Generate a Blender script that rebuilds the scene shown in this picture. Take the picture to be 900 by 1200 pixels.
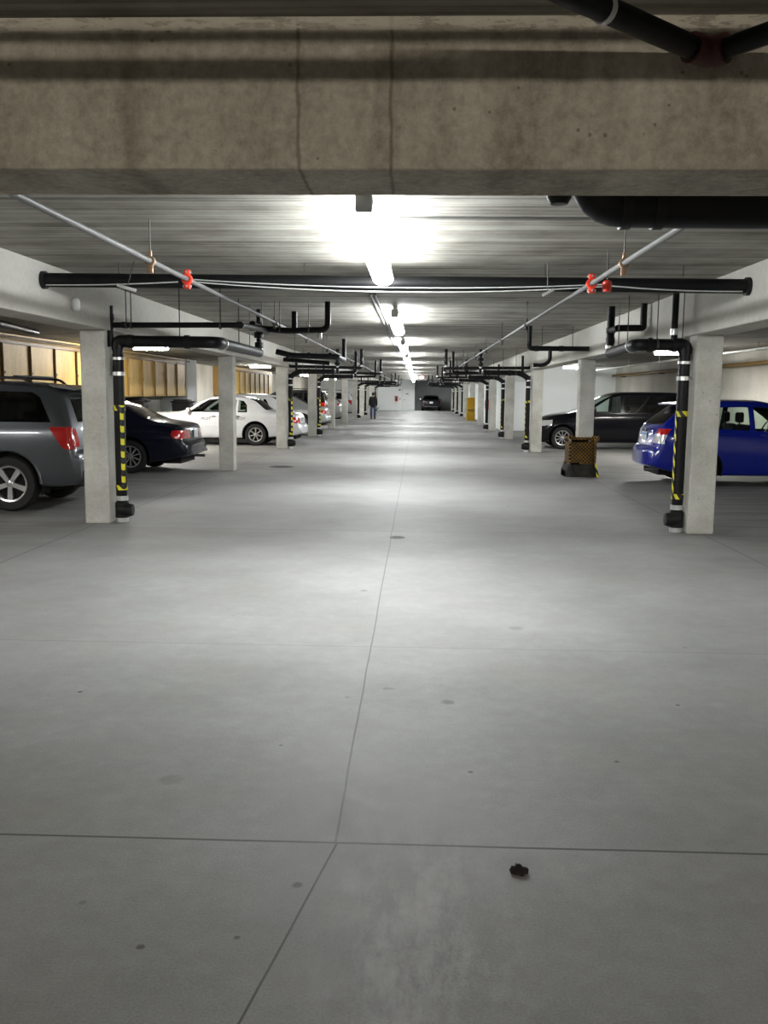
import bpy, bmesh, math, random
import numpy as np
from mathutils import Vector, Matrix
PI = math.pi
random.seed(7)
for o in list(bpy.data.objects):
    bpy.data.objects.remove(o)
sc = bpy.context.scene
COL = sc.collection

# ------------------------------------------------------------------ camera, world, exposure
FPX, EYE = 1075.0, 1.6
yv = np.array([(489 - 450) / FPX, (600 - 461) / FPX, 1.0]); yv /= np.linalg.norm(yv)
zv = np.cross(yv, np.array([1, -0.0095, 0.0])); zv /= np.linalg.norm(zv)
if zv[1] < 0: zv = -zv
xv = np.cross(yv, zv)
if xv[0] < 0: xv = -xv
MW = np.array([xv, yv, zv])
cam = bpy.data.cameras.new('camera'); cam_ob = bpy.data.objects.new('camera', cam); COL.objects.link(cam_ob)
cam.sensor_fit = 'VERTICAL'; cam.sensor_height = 36.0; cam.sensor_width = 27.0
cam.lens = FPX / 1200.0 * 36.0
cam.clip_start = 0.05; cam.clip_end = 300
R3 = Matrix([[MW[r][0], MW[r][1], -MW[r][2]] for r in range(3)])
cam_ob.matrix_world = Matrix.Translation((0, 0, EYE)) @ R3.to_4x4()
sc.camera = cam_ob

w = bpy.data.worlds.new('world'); sc.world = w; w.use_nodes = True
w.node_tree.nodes['Background'].inputs[0].default_value = (0.5, 0.55, 0.6, 1)
w.node_tree.nodes['Background'].inputs[1].default_value = 0.0
sc.view_settings.view_transform = 'Standard'; sc.view_settings.look = 'None'
sc.view_settings.gamma = 1.0; sc.view_settings.use_curve_mapping = False
sc.view_settings.exposure = 0.0
AISLE_POWER, SIDE_POWER, REAR_POWER = 92.0, 520.0, 135.0
sc.cycles.use_denoising = True
sc.cycles.max_bounces = 8
sc.cycles.sample_clamp_indirect = 6.0
sc.cycles.caustics_reflective = False; sc.cycles.caustics_refractive = False

# ------------------------------------------------------------------ materials
def new_mat(name):
    m = bpy.data.materials.new(name); m.use_nodes = True
    nt = m.node_tree; b = nt.nodes['Principled BSDF']
    return m, nt, b
class NT:
    """tiny helper to chain shader nodes"""
    def __init__(s, nt): s.nt = nt
    def n(s, kind, **kw):
        nd = s.nt.nodes.new(kind)
        for k, v in kw.items(): setattr(nd, k, v)
        return nd
    def link(s, a, b): s.nt.links.new(a, b)
    def val(s, inp, v):
        if hasattr(v, 'links'): s.link(v, inp)
        else: inp.default_value = v
    def math(s, op, a, b=0.0, c=0.0, clamp=False):
        nd = s.n('ShaderNodeMath', operation=op, use_clamp=clamp)
        s.val(nd.inputs[0], a); s.val(nd.inputs[1], b); s.val(nd.inputs[2], c)
        return nd.outputs[0]
    def mix(s, f, a, b, blend='MIX'):
        nd = s.n('ShaderNodeMix', data_type='RGBA', blend_type=blend)
        s.val(nd.inputs[0], f); s.val(nd.inputs[6], a); s.val(nd.inputs[7], b)
        return nd.outputs[2]
    def ramp(s, f, lo, hi):
        nd = s.n('ShaderNodeMapRange'); s.val(nd.inputs[0], f)
        nd.inputs[1].default_value = lo; nd.inputs[2].default_value = hi
        return nd.outputs[0]
    def coord(s, scale=(1, 1, 1), loc=(0, 0, 0)):
        tc = s.n('ShaderNodeTexCoord'); mp = s.n('ShaderNodeMapping')
        mp.inputs['Scale'].default_value = scale; mp.inputs['Location'].default_value = loc
        s.link(tc.outputs['Object'], mp.inputs[0]); return mp.outputs[0]
    def noise(s, vec, scale, detail=4, rough=0.55, dist=0.0):
        nd = s.n('ShaderNodeTexNoise'); s.link(vec, nd.inputs['Vector'])
        nd.inputs['Scale'].default_value = scale; nd.inputs['Detail'].default_value = detail
        nd.inputs['Roughness'].default_value = rough; nd.inputs['Distortion'].default_value = dist
        return nd.outputs[0]
def rgba(c): return (c[0], c[1], c[2], 1.0)
def plain(name, col, rough=0.5, metal=0.0, coat=0.0, var=0.08, scale=14.0, spec=0.5):
    m, nt, b = new_mat(name); h = NT(nt)
    n = h.noise(h.coord(), scale, 3)
    f = h.ramp(n, 0.3, 0.7)
    c = h.mix(f, rgba([x * (1 - var) for x in col]), rgba([min(1, x * (1 + var)) for x in col]))
    h.link(c, b.inputs['Base Color'])
    b.inputs['Roughness'].default_value = rough; b.inputs['Metallic'].default_value = metal
    b.inputs['Coat Weight'].default_value = coat; b.inputs['Coat Roughness'].default_value = 0.05
    b.inputs['Specular IOR Level'].default_value = spec
    return m
def emit(name, col, strength):
    m, nt, b = new_mat(name)
    b.inputs['Base Color'].default_value = rgba([0.8, 0.8, 0.8])
    b.inputs['Emission Color'].default_value = rgba(col); b.inputs['Emission Strength'].default_value = strength
    return m
def concrete(name, c1, c2, rough=0.85, big=0.7, fine=18.0, stretch=(1, 1, 1), pits=0.35, bump=0.15):
    m, nt, b = new_mat(name); h = NT(nt); v = h.coord(stretch); p = h.coord()
    a = h.ramp(h.noise(v, big, 5), 0.3, 0.7)
    g = h.ramp(h.noise(p, fine, 5, 0.7), 0.25, 0.75)
    f = h.math('ADD', h.math('MULTIPLY', a, 0.6), h.math('MULTIPLY', g, 0.4))
    c = h.mix(f, rgba(c1), rgba(c2))
    if pits:
        vo = h.n('ShaderNodeTexVoronoi'); h.link(p, vo.inputs['Vector']); vo.inputs['Scale'].default_value = 7.0
        k = h.math('LESS_THAN', vo.outputs['Distance'], 0.09)
        k = h.math('MULTIPLY', k, h.math('GREATER_THAN', h.noise(p, 3.1, 2), 0.52))
        c = h.mix(h.math('MULTIPLY', k, pits), c, rgba([x * 0.3 for x in c1]))
    h.link(c, b.inputs['Base Color']); b.inputs['Roughness'].default_value = rough
    b.inputs['Specular IOR Level'].default_value = 0.3
    if bump:
        bp = h.n('ShaderNodeBump'); bp.inputs['Strength'].default_value = bump; bp.inputs['Distance'].default_value = 0.01
        h.link(g, bp.inputs['Height']); h.link(bp.outputs[0], b.inputs['Normal'])
    return m

def floor_material():
    m, nt, b = new_mat('floor_concrete'); h = NT(nt); v = h.coord()
    sep = h.n('ShaderNodeSeparateXYZ'); h.link(v, sep.inputs[0]); X, Y = sep.outputs[0], sep.outputs[1]
    a = h.ramp(h.noise(v, 0.45, 6, 0.6), 0.3, 0.7)
    g = h.ramp(h.noise(v, 9.0, 6, 0.7), 0.3, 0.7)
    fine = h.ramp(h.noise(v, 120.0, 3, 0.7), 0.3, 0.7)
    f = h.math('ADD', h.math('ADD', h.math('MULTIPLY', a, 0.45), h.math('MULTIPLY', g, 0.25)), h.math('MULTIPLY', fine, 0.3))
    f = h.ramp(f, 0.25, 0.75)
    c = h.mix(f, rgba((0.205, 0.203, 0.197)), rgba((0.355, 0.353, 0.347)))
    # worn, tyre-darkened parking bays on either side of the aisle
    ax = h.math('ABSOLUTE', h.math('ADD', X, 0.35))
    bay = h.ramp(h.math('ADD', ax, h.math('MULTIPLY', h.noise(v, 0.8, 4), 2.2)), 4.2, 6.0)
    streak = h.ramp(h.noise(h.coord((0.35, 2.2, 1)), 1.2, 5, 0.65), 0.38, 0.62)
    c = h.mix(h.math('MULTIPLY', bay, h.math('ADD', 0.25, h.math('MULTIPLY', streak, 0.5))), c, rgba((0.11, 0.107, 0.10)))
    # scuffed whitish patch in the foreground slab
    sc_ = h.ramp(h.noise(h.coord((2.0, 0.8, 1)), 3.6, 8, 0.8), 0.44, 0.66)
    dx = h.math('SUBTRACT', X, 0.02); dy = h.math('SUBTRACT', Y, 2.6)
    dd = h.math('SQRT', h.math('ADD', h.math('MULTIPLY', h.math('MULTIPLY', dx, dx), 5.0), h.math('MULTIPLY', dy, dy)))
    c = h.mix(h.math('MULTIPLY', h.math('MULTIPLY', sc_, h.math('SUBTRACT', 1.0, h.ramp(dd, 0.25, 0.85))), 0.8), c, rgba((0.52, 0.52, 0.51)))
    br = h.ramp(h.noise(v, 1.1, 6, 0.7), 0.45, 0.7)
    c = h.mix(h.math('MULTIPLY', br, 0.22), c, rgba((0.26, 0.225, 0.19)))
    # saw-cut joints
    wob = h.math('MULTIPLY', h.math('SUBTRACT', h.noise(v, 0.9, 3), 0.5), 0.02)
    joint = None
    def add(k, amt):
        nonlocal joint
        k = h.math('MULTIPLY', k, amt)
        joint = k if joint is None else h.math('MAXIMUM', joint, k)
    far = h.math('GREATER_THAN', Y, 3.1); near = h.math('SUBTRACT', 1.0, far)
    lx = h.math('ABSOLUTE', h.math('ADD', h.math('ADD', X, 0.272), wob))
    add(h.math('MULTIPLY', h.math('LESS_THAN', lx, 0.0045), far), 0.6)
    nx = h.math('ABSOLUTE', h.math('SUBTRACT', h.math('ADD', X, h.math('MULTIPLY', wob, 0.5)), h.math('ADD', -0.265, h.math('MULTIPLY', h.math('SUBTRACT', Y, 3.1), 0.175))))
    add(h.math('MULTIPLY', h.math('LESS_THAN', nx, 0.004), near), 0.85)
    for yy, ww, amt in ((3.1, 0.0065, 0.85), (5.67, 0.007, 0.28), (10.6, 0.014, 0.3), (18.2, 0.02, 0.25), (25.7, 0.03, 0.2)):
        add(h.math('LESS_THAN', h.math('ABSOLUTE', h.math('SUBTRACT', h.math('ADD', Y, h.math('MULTIPLY', wob, 0.6)), yy)), ww), amt)
    for xx in (3.35, -3.86):
        add(h.math('LESS_THAN', h.math('ABSOLUTE', h.math('SUBTRACT', h.math('ADD', X, wob), xx)), 0.01), 0.5)
    c = h.mix(joint, c, rgba((0.06, 0.06, 0.055)))
    # stains of their own shape
    nd = h.math('MULTIPLY', h.math('SUBTRACT', h.noise(v, 22.0, 4), 0.5), 0.9)
    for sx, sy, r, amt in ((-0.37, 2.81, 0.018, 0.7), (-0.78, 2.45, 0.013, 0.75), (-0.51, 2.51, 0.010, 0.7), (0.18, 4.64, 0.035, 0.5),
                           (-0.14, 4.84, 0.025, 0.4), (-0.41, 7.33, 0.03, 0.45), (-1.78, 4.68, 0.015, 0.8), (1.38, 4.67, 0.012, 0.8),
                           (0.9, 3.9, 0.012, 0.7), (0.25, 3.75, 0.012, 0.6), (-0.6, 4.0, 0.01, 0.6), (0.7, 6.2, 0.05, 0.25), (-1.0, 3.6, 0.05, 0.25)):
        qx = h.math('SUBTRACT', X, sx); qy = h.math('SUBTRACT', Y, sy)
        q = h.math('SQRT', h.math('ADD', h.math('MULTIPLY', qx, qx), h.math('MULTIPLY', qy, qy)))
        q = h.math('ADD', h.math('DIVIDE', q, r), nd)
        c = h.mix(h.math('MULTIPLY', h.math('SUBTRACT', 1.0, h.ramp(q, 0.7, 1.2)), amt), c, rgba((0.05, 0.045, 0.04)))
    sp = h.math('GREATER_THAN', h.noise(v, 6.5, 1), 0.79)
    c = h.mix(h.math('MULTIPLY', sp, 0.45), c, rgba((0.12, 0.115, 0.11)))
    h.link(c, b.inputs['Base Color'])
    h.link(h.math('ADD', 0.55, h.math('MULTIPLY', g, 0.2)), b.inputs['Roughness'])
    b.inputs['Specular IOR Level'].default_value = 0.35
    bp = h.n('ShaderNodeBump'); bp.inputs['Strength'].default_value = 0.12; bp.inputs['Distance'].default_value = 0.004
    h.link(h.math('SUBTRACT', fine, joint), bp.inputs['Height']); h.link(bp.outputs[0], b.inputs['Normal'])
    return m
def ceiling_material():
    m, nt, b = new_mat('ceiling_board_marked_concrete'); h = NT(nt); v = h.coord()
    sep = h.n('ShaderNodeSeparateXYZ'); h.link(v, sep.inputs[0]); Y = sep.outputs[1]
    s1 = h.ramp(h.noise(h.coord((0.10, 5.0, 1)), 1.5, 6, 0.7), 0.3, 0.7)
    s2 = h.ramp(h.noise(h.coord((0.25, 14.0, 1)), 1.7, 4, 0.7), 0.3, 0.7)
    g = h.ramp(h.noise(v, 2.2, 5, 0.6), 0.3, 0.7)
    f = h.ramp(h.math('ADD', h.math('ADD', h.math('MULTIPLY', s1, 0.45), h.math('MULTIPLY', s2, 0.3)), h.math('MULTIPLY', g, 0.25)), 0.22, 0.78)
    c = h.mix(f, rgba((0.085, 0.076, 0.058)), rgba((0.44, 0.425, 0.375)))
    j = h.math('FRACT', h.math('DIVIDE', h.math('SUBTRACT', Y, 6.04 - 0.92 * 40), 0.92))
    k = h.math('LESS_THAN', j, 0.018)
    c = h.mix(h.math('MULTIPLY', k, 0.75), c, rgba((0.05, 0.047, 0.04)))
    h.link(c, b.inputs['Base Color']); b.inputs['Roughness'].default_value = 0.8
    bp = h.n('ShaderNodeBump'); bp.inputs['Strength'].default_value = 0.25; bp.inputs['Distance'].default_value = 0.01
    h.link(s2, bp.inputs['Height']); h.link(bp.outputs[0], b.inputs['Normal'])
    return m
def beam_material():
    m, nt, b = new_mat('beam_concrete'); h = NT(nt); v = h.coord()
    sep = h.n('ShaderNodeSeparateXYZ'); h.link(v, sep.inputs[0]); X, Z = sep.outputs[0], sep.outputs[2]
    a = h.ramp(h.noise(h.coord((1.6, 1, 0.5)), 1.6, 6, 0.65), 0.3, 0.7)
    g = h.ramp(h.noise(v, 26, 6, 0.75), 0.25, 0.75)
    f = h.math('ADD', h.math('MULTIPLY', a, 0.55), h.math('MULTIPLY', g, 0.45))
    f = h.ramp(f, 0.22, 0.78)
    c = h.mix(f, rgba((0.22, 0.19, 0.145)), rgba((0.54, 0.50, 0.41)))
    # drip streaks down the formwork seams and stains
    for xx, ww, amt in ((-0.41, 0.006, 0.6), (-0.10, 0.006, 0.6), (-0.98, 0.03, 0.3), (0.62, 0.02, 0.18)):
        wob = h.math('MULTIPLY', h.math('SUBTRACT', h.noise(v, 9, 3), 0.5), 0.03)
        k = h.math('SUBTRACT', 1.0, h.ramp(h.math('ABSOLUTE', h.math('SUBTRACT', h.math('ADD', X, wob), xx)), ww * 0.3, ww * 1.6))
        c = h.mix(h.math('MULTIPLY', k, amt), c, rgba((0.10, 0.08, 0.05)))
    vo = h.n('ShaderNodeTexVoronoi'); h.link(v, vo.inputs['Vector']); vo.inputs['Scale'].default_value = 17.0
    k = h.math('MULTIPLY', h.math('LESS_THAN', vo.outputs['Distance'], 0.12), h.math('GREATER_THAN', h.noise(v, 5.0, 2), 0.55))
    c = h.mix(h.math('MULTIPLY', k, 0.55), c, rgba((0.07, 0.06, 0.045)))
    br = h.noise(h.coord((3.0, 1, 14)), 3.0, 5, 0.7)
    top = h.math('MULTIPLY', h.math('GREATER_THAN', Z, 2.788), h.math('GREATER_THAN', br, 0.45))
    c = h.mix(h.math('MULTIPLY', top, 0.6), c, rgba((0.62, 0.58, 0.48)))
    h.link(c, b.inputs['Base Color']); b.inputs['Roughness'].default_value = 0.9
    bp = h.n('ShaderNodeBump'); bp.inputs['Strength'].default_value = 0.3; bp.inputs['Distance'].default_value = 0.008
    h.link(g, bp.inputs['Height']); h.link(bp.outputs[0], b.inputs['Normal'])
    return m
def stripes_material():
    m, nt, b = new_mat('hazard_tape'); h = NT(nt); v = h.coord()
    sep = h.n('ShaderNodeSeparateXYZ'); h.link(v, sep.inputs[0])
    s = h.math('ADD', sep.outputs[2], h.math('MULTIPLY', h.math('SUBTRACT', sep.outputs[0], sep.outputs[1]), 1.3))
    k = h.math('LESS_THAN', h.math('FRACT', h.math('DIVIDE', s, 0.152)), 0.5)
    c = h.mix(k, rgba((0.012, 0.012, 0.012)), rgba((0.80, 0.72, 0.03)))
    h.link(c, b.inputs['Base Color']); b.inputs['Roughness'].default_value = 0.45
    return m
def plywood_material(name, c1, c2):
    m, nt, b = new_mat(name); h = NT(nt)
    a = h.ramp(h.noise(h.coord((1, 1.6, 0.35)), 2.6, 5, 0.6, 0.6), 0.3, 0.7)
    g = h.ramp(h.noise(h.coord((1, 1, 1)), 15, 4), 0.3, 0.7)
    c = h.mix(h.math('ADD', h.math('MULTIPLY', a, 0.65), h.math('MULTIPLY', g, 0.35)), rgba(c1), rgba(c2))
    h.link(c, b.inputs['Base Color']); b.inputs['Roughness'].default_value = 0.6
    return m
def lattice_material(name, c1, c2, size):
    m, nt, b = new_mat(name); h = NT(nt); v = h.coord()
    sep = h.n('ShaderNodeSeparateXYZ'); h.link(v, sep.inputs[0])
    s = h.math('ADD', sep.outputs[0], sep.outputs[1]); z = sep.outputs[2]
    p = h.math('FRACT', h.math('DIVIDE', h.math('ADD', s, z), size)); q = h.math('FRACT', h.math('DIVIDE', h.math('SUBTRACT', s, z), size))
    k = h.math('MAXIMUM', h.math('LESS_THAN', p, 0.25), h.math('LESS_THAN', q, 0.25))
    rust = h.ramp(h.noise(v, 5, 5), 0.35, 0.65)
    c = h.mix(h.math('MULTIPLY', k, h.math('ADD', 0.35, h.math('MULTIPLY', rust, 0.6))), rgba(c1), rgba(c2))
    h.link(c, b.inputs['Base Color']); b.inputs['Roughness'].default_value = 0.7
    return m
def glass_material(name, tint, refl=0.07):
    m, nt, b = new_mat(name); nt.nodes.remove(b); h = NT(nt)
    out = nt.nodes['Material Output']
    t = h.n('ShaderNodeBsdfTransparent'); t.inputs[0].default_value = rgba(tint)
    g = h.n('ShaderNodeBsdfGlossy'); g.inputs['Roughness'].default_value = 0.03; g.inputs[0].default_value = (0.9, 0.9, 0.9, 1)
    lw = h.n('ShaderNodeLayerWeight'); lw.inputs[0].default_value = 0.25
    f = h.math('ADD', h.math('MULTIPLY', lw.outputs['Fresnel'], 0.9), refl * 0.3, clamp=True)
    mx = h.n('ShaderNodeMixShader'); h.link(f, mx.inputs[0]); h.link(t.outputs[0], mx.inputs[1]); h.link(g.outputs[0], mx.inputs[2])
    h.link(mx.outputs[0], out.inputs[0])
    return m
def paint(name, col, rough=0.28, metal=0.0, flake=0.0, coat=0.6, spec=0.4):
    m = plain(name, col, rough, metal, coat, 0.04 + flake, 60 if flake else 5, spec)
    return m

M = {}
M['floor'] = floor_material(); M['ceiling'] = ceiling_material(); M['beam'] = beam_material()
M['longbeam'] = concrete('long_beam_concrete', (0.40, 0.385, 0.34), (0.62, 0.605, 0.56), big=1.1, stretch=(1, 0.6, 1.5), pits=0.3)
M['column'] = concrete('column_concrete', (0.36, 0.35, 0.305), (0.70, 0.69, 0.635), big=2.6, fine=30, pits=0.4)
M['wall'] = concrete('wall_concrete', (0.36, 0.345, 0.30), (0.60, 0.585, 0.53), big=0.8, stretch=(1, 1, 0.6), pits=0.2)
M['white_wall'] = concrete('white_painted_wall', (0.70, 0.725, 0.72), (0.80, 0.82, 0.81), big=0.5, pits=0)
M['dark_wall'] = concrete('dark_recess_wall', (0.40, 0.42, 0.42), (0.68, 0.70, 0.69), big=0.9, pits=0)
M['black_pipe'] = plain('black_plastic_pipe', (0.007, 0.007, 0.0075), 0.45, var=0.2, spec=0.22)
M['black_fitting'] = plain('black_pipe_fitting', (0.010, 0.010, 0.0105), 0.5, var=0.2, spec=0.25)
M['steel'] = plain('galvanised_steel', (0.14, 0.14, 0.136), 0.55, 0.3)
M['rod'] = plain('dark_steel_rod', (0.09, 0.085, 0.08), 0.5, 0.6)
M['clamp'] = plain('bright_clamp_steel', (0.70, 0.70, 0.69), 0.3, 0.6)
M['copper'] = plain('copper_hanger', (0.62, 0.40, 0.27), 0.35, 0.7)
M['red'] = plain('red_grooved_coupling', (0.75, 0.045, 0.02), 0.4)
M['darkred'] = plain('dark_red_coupling', (0.05, 0.014, 0.013), 0.6)
M['white_plastic'] = plain('white_plastic', (0.72, 0.72, 0.70), 0.5)
M['cable'] = plain('grey_cable', (0.55, 0.55, 0.53), 0.5)
M['tape'] = stripes_material()
M['ply'] = plywood_material('plywood_doors', (0.52, 0.31, 0.05), (0.74, 0.50, 0.135))
M['ply_shaded'] = plywood_material('plywood_carcass_shaded', (0.20, 0.12, 0.035), (0.30, 0.18, 0.05))  # darkened plywood: shade between doors and on dividers is put into the colour
M['fixture'] = plain('fixture_enamel', (0.66, 0.66, 0.65), 0.5)
M['tube'] = emit('aisle_tube_light', (0.95, 0.985, 1.0), AISLE_POWER)
M['tube_side'] = emit('bay_tube_light', (1.0, 0.97, 0.91), SIDE_POWER)
M['tube_dim'] = emit('dimmer_bay_tube_light', (0.98, 1.0, 0.97), 150.0)
M['tube_soft'] = emit('added_bay_tube_light', (1.0, 0.98, 0.93), 230.0)
M['tube_mid'] = emit('middle_bay_tube_light', (1.0, 0.98, 0.93), 330.0)
M['tube_rear'] = emit('added_rear_tube_light', (1.0, 0.93, 0.82), REAR_POWER)
M['exit'] = emit('red_lit_sign', (1.0, 0.12, 0.10), 1.6)
M['tyre'] = plain('tyre_rubber', (0.012, 0.012, 0.012), 0.75)
M['rim'] = plain('alloy_rim', (0.66, 0.66, 0.67), 0.28, 0.8)
M['chrome'] = plain('chrome_trim', (0.78, 0.78, 0.78), 0.12, 1.0)
M['rubber'] = plain('black_rubber_trim', (0.012, 0.012, 0.013), 0.5)
M['under'] = plain('underbody_black', (0.006, 0.006, 0.006), 0.9)
M['cabin'] = plain('dark_cabin_trim', (0.03, 0.03, 0.032), 0.8)
M['seat'] = plain('dark_seat_fabric', (0.022, 0.022, 0.024), 0.9)
M['glass'] = glass_material('clear_car_glass', (0.72, 0.80, 0.76))
M['privacy'] = glass_material('privacy_car_glass', (0.10, 0.11, 0.12))
M['red_lens'] = plain('red_lamp_lens', (0.50, 0.012, 0.012), 0.12, coat=1.0)
M['dark_lens'] = plain('smoked_lamp_lens', (0.03, 0.008, 0.008), 0.2)
M['clear_lens'] = plain('clear_lamp_lens', (0.72, 0.72, 0.72), 0.12, 0.3, coat=1.0)
M['amber_lens'] = plain('amber_lamp_lens', (0.6, 0.16, 0.05), 0.15, coat=1.0)
M['plate'] = plain('number_plate_white', (0.74, 0.76, 0.78), 0.4)
M['plate_blue'] = plain('number_plate_blue', (0.20, 0.42, 0.68), 0.4)
M['cladding'] = plain('bumper_cladding', (0.035, 0.037, 0.04), 0.6)
M['skin'] = plain('skin', (0.45, 0.28, 0.2), 0.6)
M['hair'] = plain('dark_hair', (0.02, 0.015, 0.012), 0.7)
M['jacket'] = plain('dark_jacket_cloth', (0.016, 0.016, 0.018), 0.9)
M['jeans'] = plain('blue_jeans_cloth', (0.06, 0.085, 0.16), 0.9)
M['shoe'] = plain('dark_shoe', (0.02, 0.018, 0.016), 0.7)
M['grate'] = plain('worn_iron_grate', (0.10, 0.10, 0.098), 0.6, 0.2)
M['debris'] = plain('dark_clump', (0.015, 0.012, 0.011), 0.9)
M['lattice'] = lattice_material('rusty_wire_mesh', (0.03, 0.02, 0.008), (0.55, 0.29, 0.035), 0.07)
M['yellow_mesh'] = lattice_material('yellow_painted_mesh', (0.62, 0.36, 0.02), (0.86, 0.56, 0.03), 0.08)
M['guard_base'] = plain('dirty_rubber_base', (0.06, 0.055, 0.04), 0.8, var=0.4, scale=9)
M['strap'] = plain('pale_strap', (0.5, 0.42, 0.33), 0.5)
M['bin'] = plain('black_bin_plastic', (0.015, 0.015, 0.016), 0.55)
M['redbox'] = plain('red_enamel', (0.62, 0.02, 0.03), 0.35)
M['sign'] = plain('dark_sign_face', (0.05, 0.05, 0.055), 0.5)
M['door_paint'] = plain('white_door_paint', (0.72, 0.74, 0.73), 0.5)
M['letter'] = plain('dark_lettering', (0.03, 0.02, 0.02), 0.5)

# ------------------------------------------------------------------ mesh helpers
def finish(name, bm, mat, parent=None, smooth=True, angle=40):
    me = bpy.data.meshes.new(name)
    bmesh.ops.recalc_face_normals(bm, faces=bm.faces[:])
    bm.to_mesh(me); bm.free()
    for mm in (mat if isinstance(mat, (list, tuple)) else [mat]): me.materials.append(mm)
    if smooth:
        for p in me.polygons: p.use_smooth = True
        me.set_sharp_from_angle(angle=math.radians(angle))
    o = bpy.data.objects.new(name, me); COL.objects.link(o)
    if parent: o.parent = parent
    return o
def BM(): return bmesh.new()
def box(bm, x0, x1, y0, y1, z0, z1, bevel=0.0, seg=2):
    r = bmesh.ops.create_cube(bm, size=1.0)
    vs = r['verts']
    for v in vs:
        v.co = Vector(((x0 + x1) / 2 + v.co.x * (x1 - x0), (y0 + y1) / 2 + v.co.y * (y1 - y0), (z0 + z1) / 2 + v.co.z * (z1 - z0)))
    if bevel:
        es = {e for v in vs for e in v.link_edges}
        bmesh.ops.bevel(bm, geom=list(es), offset=bevel, segments=seg, affect='EDGES', profile=0.5)
    return vs
def fillet(pts, R, n=6):
    out = [Vector(pts[0])]
    for i in range(1, len(pts) - 1):
        p, a, b = Vector(pts[i]), Vector(pts[i - 1]), Vector(pts[i + 1])
        da, db = (a - p), (b - p)
        r = min(R, da.length * 0.49, db.length * 0.49)
        da.normalize(); db.normalize()
        s, e = p + da * r, p + db * r
        for k in range(n + 1):
            t = k / n
            out.append(s * (1 - t) ** 2 + p * 2 * t * (1 - t) + e * t ** 2)
    out.append(Vector(pts[-1])); return out
def tube(bm, pts, r, R=0.0, n=14, cap=True):
    P = fillet(pts, R) if R else [Vector(p) for p in pts]
    rings = []; up = None
    for i, p in enumerate(P):
        t = (P[min(i + 1, len(P) - 1)] - P[max(i - 1, 0)]).normalized()
        if up is None:
            up = Vector((0, 0, 1)) if abs(t.z) < 0.9 else Vector((1, 0, 0))
        u = (up - t * up.dot(t)).normalized(); up = u; v = t.cross(u)
        rr = r[i] if isinstance(r, (list, tuple)) else r
        rings.append([bm.verts.new(p + (u * math.cos(2 * PI * k / n) + v * math.sin(2 * PI * k / n)) * rr) for k in range(n)])
    for a, b in zip(rings, rings[1:]):
        for k in range(n): bm.faces.new((a[k], a[(k + 1) % n], b[(k + 1) % n], b[k]))
    if cap:
        bm.faces.new(rings[0][::-1]); bm.faces.new(rings[-1])
    return rings
def lathe(bm, prof, center, axis='Z', n=24, closed=False):
    """prof: (radius, height) list turned about an axis through center"""
    c = Vector(center); rings = []
    for r, hgt in prof:
        ring = []
        for k in range(n):
            a = 2 * PI * k / n; u, v = r * math.cos(a), r * math.sin(a)
            d = {'Z': (u, v, hgt), 'Y': (u, hgt, v), 'X': (hgt, u, v)}[axis]
            ring.append(bm.verts.new(c + Vector(d)))
        rings.append(ring)
    pairs = list(zip(rings, rings[1:]))
    if closed: pairs.append((rings[-1], rings[0]))
    for a, b in pairs:
        for k in range(n): bm.faces.new((a[k], a[(k + 1) % n], b[(k + 1) % n], b[k]))
    if not closed:
        bm.faces.new(rings[0][::-1]); bm.faces.new(rings[-1])
def prism(bm, poly, a0, a1, plane='XZ'):
    def P(u, v, w): return {'XZ': (u, w, v), 'XY': (u, v, w), 'YZ': (w, u, v)}[plane]
    A = [bm.verts.new(P(u, v, a0)) for u, v in poly]; B = [bm.verts.new(P(u, v, a1)) for u, v in poly]
    n = len(poly)
    for k in range(n): bm.faces.new((A[k], A[(k + 1) % n], B[(k + 1) % n], B[k]))
    bm.faces.new(A[::-1]); bm.faces.new(B)
def thing(name, label, cat, loc=(0, 0, 0), rotz=0.0, group=None):
    o = bpy.data.objects.new(name, None); COL.objects.link(o)
    o.location = loc; o.rotation_euler = (0, 0, rotz); o.empty_display_size = 0.2
    o['label'] = label; o['category'] = cat
    if group: o['group'] = group
    return o
def tag(o, label, cat, group=None):
    o['label'] = label; o['category'] = cat
    if group: o['group'] = group
    return o
def struct(name, bm, m, smooth=False, label=None, parent=None):
    o = finish(name, bm, m, parent, smooth)
    if parent is None: o['kind'] = 'structure'
    if label: o['label'] = label
    return o
def kids(o): return [c for c in bpy.data.objects if c.parent == o]
ORD = ['first', 'second', 'third', 'fourth', 'fifth', 'sixth', 'seventh', 'eighth', 'ninth', 'tenth', 'eleventh', 'twelfth', 'thirteenth', 'fourteenth']

# ------------------------------------------------------------------ the shell
XL, XR, Y0, Y1, CEIL = -10.0, 8.7, -16.0, 87.0, 2.83
LB0, LB1, RB0, RB1 = -4.05, -3.66, 3.13, 3.52          # longitudinal beams
def slab(name, m, *b, label=None):
    bm = BM(); box(bm, *b); return struct(name, bm, m, label=label)
slab('floor', M['floor'], XL - 0.2, XR + 0.2, Y0, 96, -0.2, 0.0)
slab('ceiling', M['ceiling'], XL - 0.2, XR + 0.2, Y0, 96, CEIL, CEIL + 0.2)
slab('wall_left', M['wall'], XL - 0.2, XL, Y0, Y1 + 0.2, 0, CEIL)
slab('wall_right', M['wall'], XR, XR + 0.2, Y0, 41.2, 0, CEIL)
slab('wall_rear', M['wall'], XL, XR, Y0 - 0.2, Y0, 0, CEIL)
slab('wall_right_partition', M['white_wall'], 3.75, XR, 41.0, 41.2, 0, CEIL, label='white painted wall closing the right hand bays behind the black minivan')
slab('wall_right_aisle', M['white_wall'], 3.75, 3.95, 41.2, Y1, 0, CEIL, label='white painted wall along the right hand columns far down the aisle')
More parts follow.
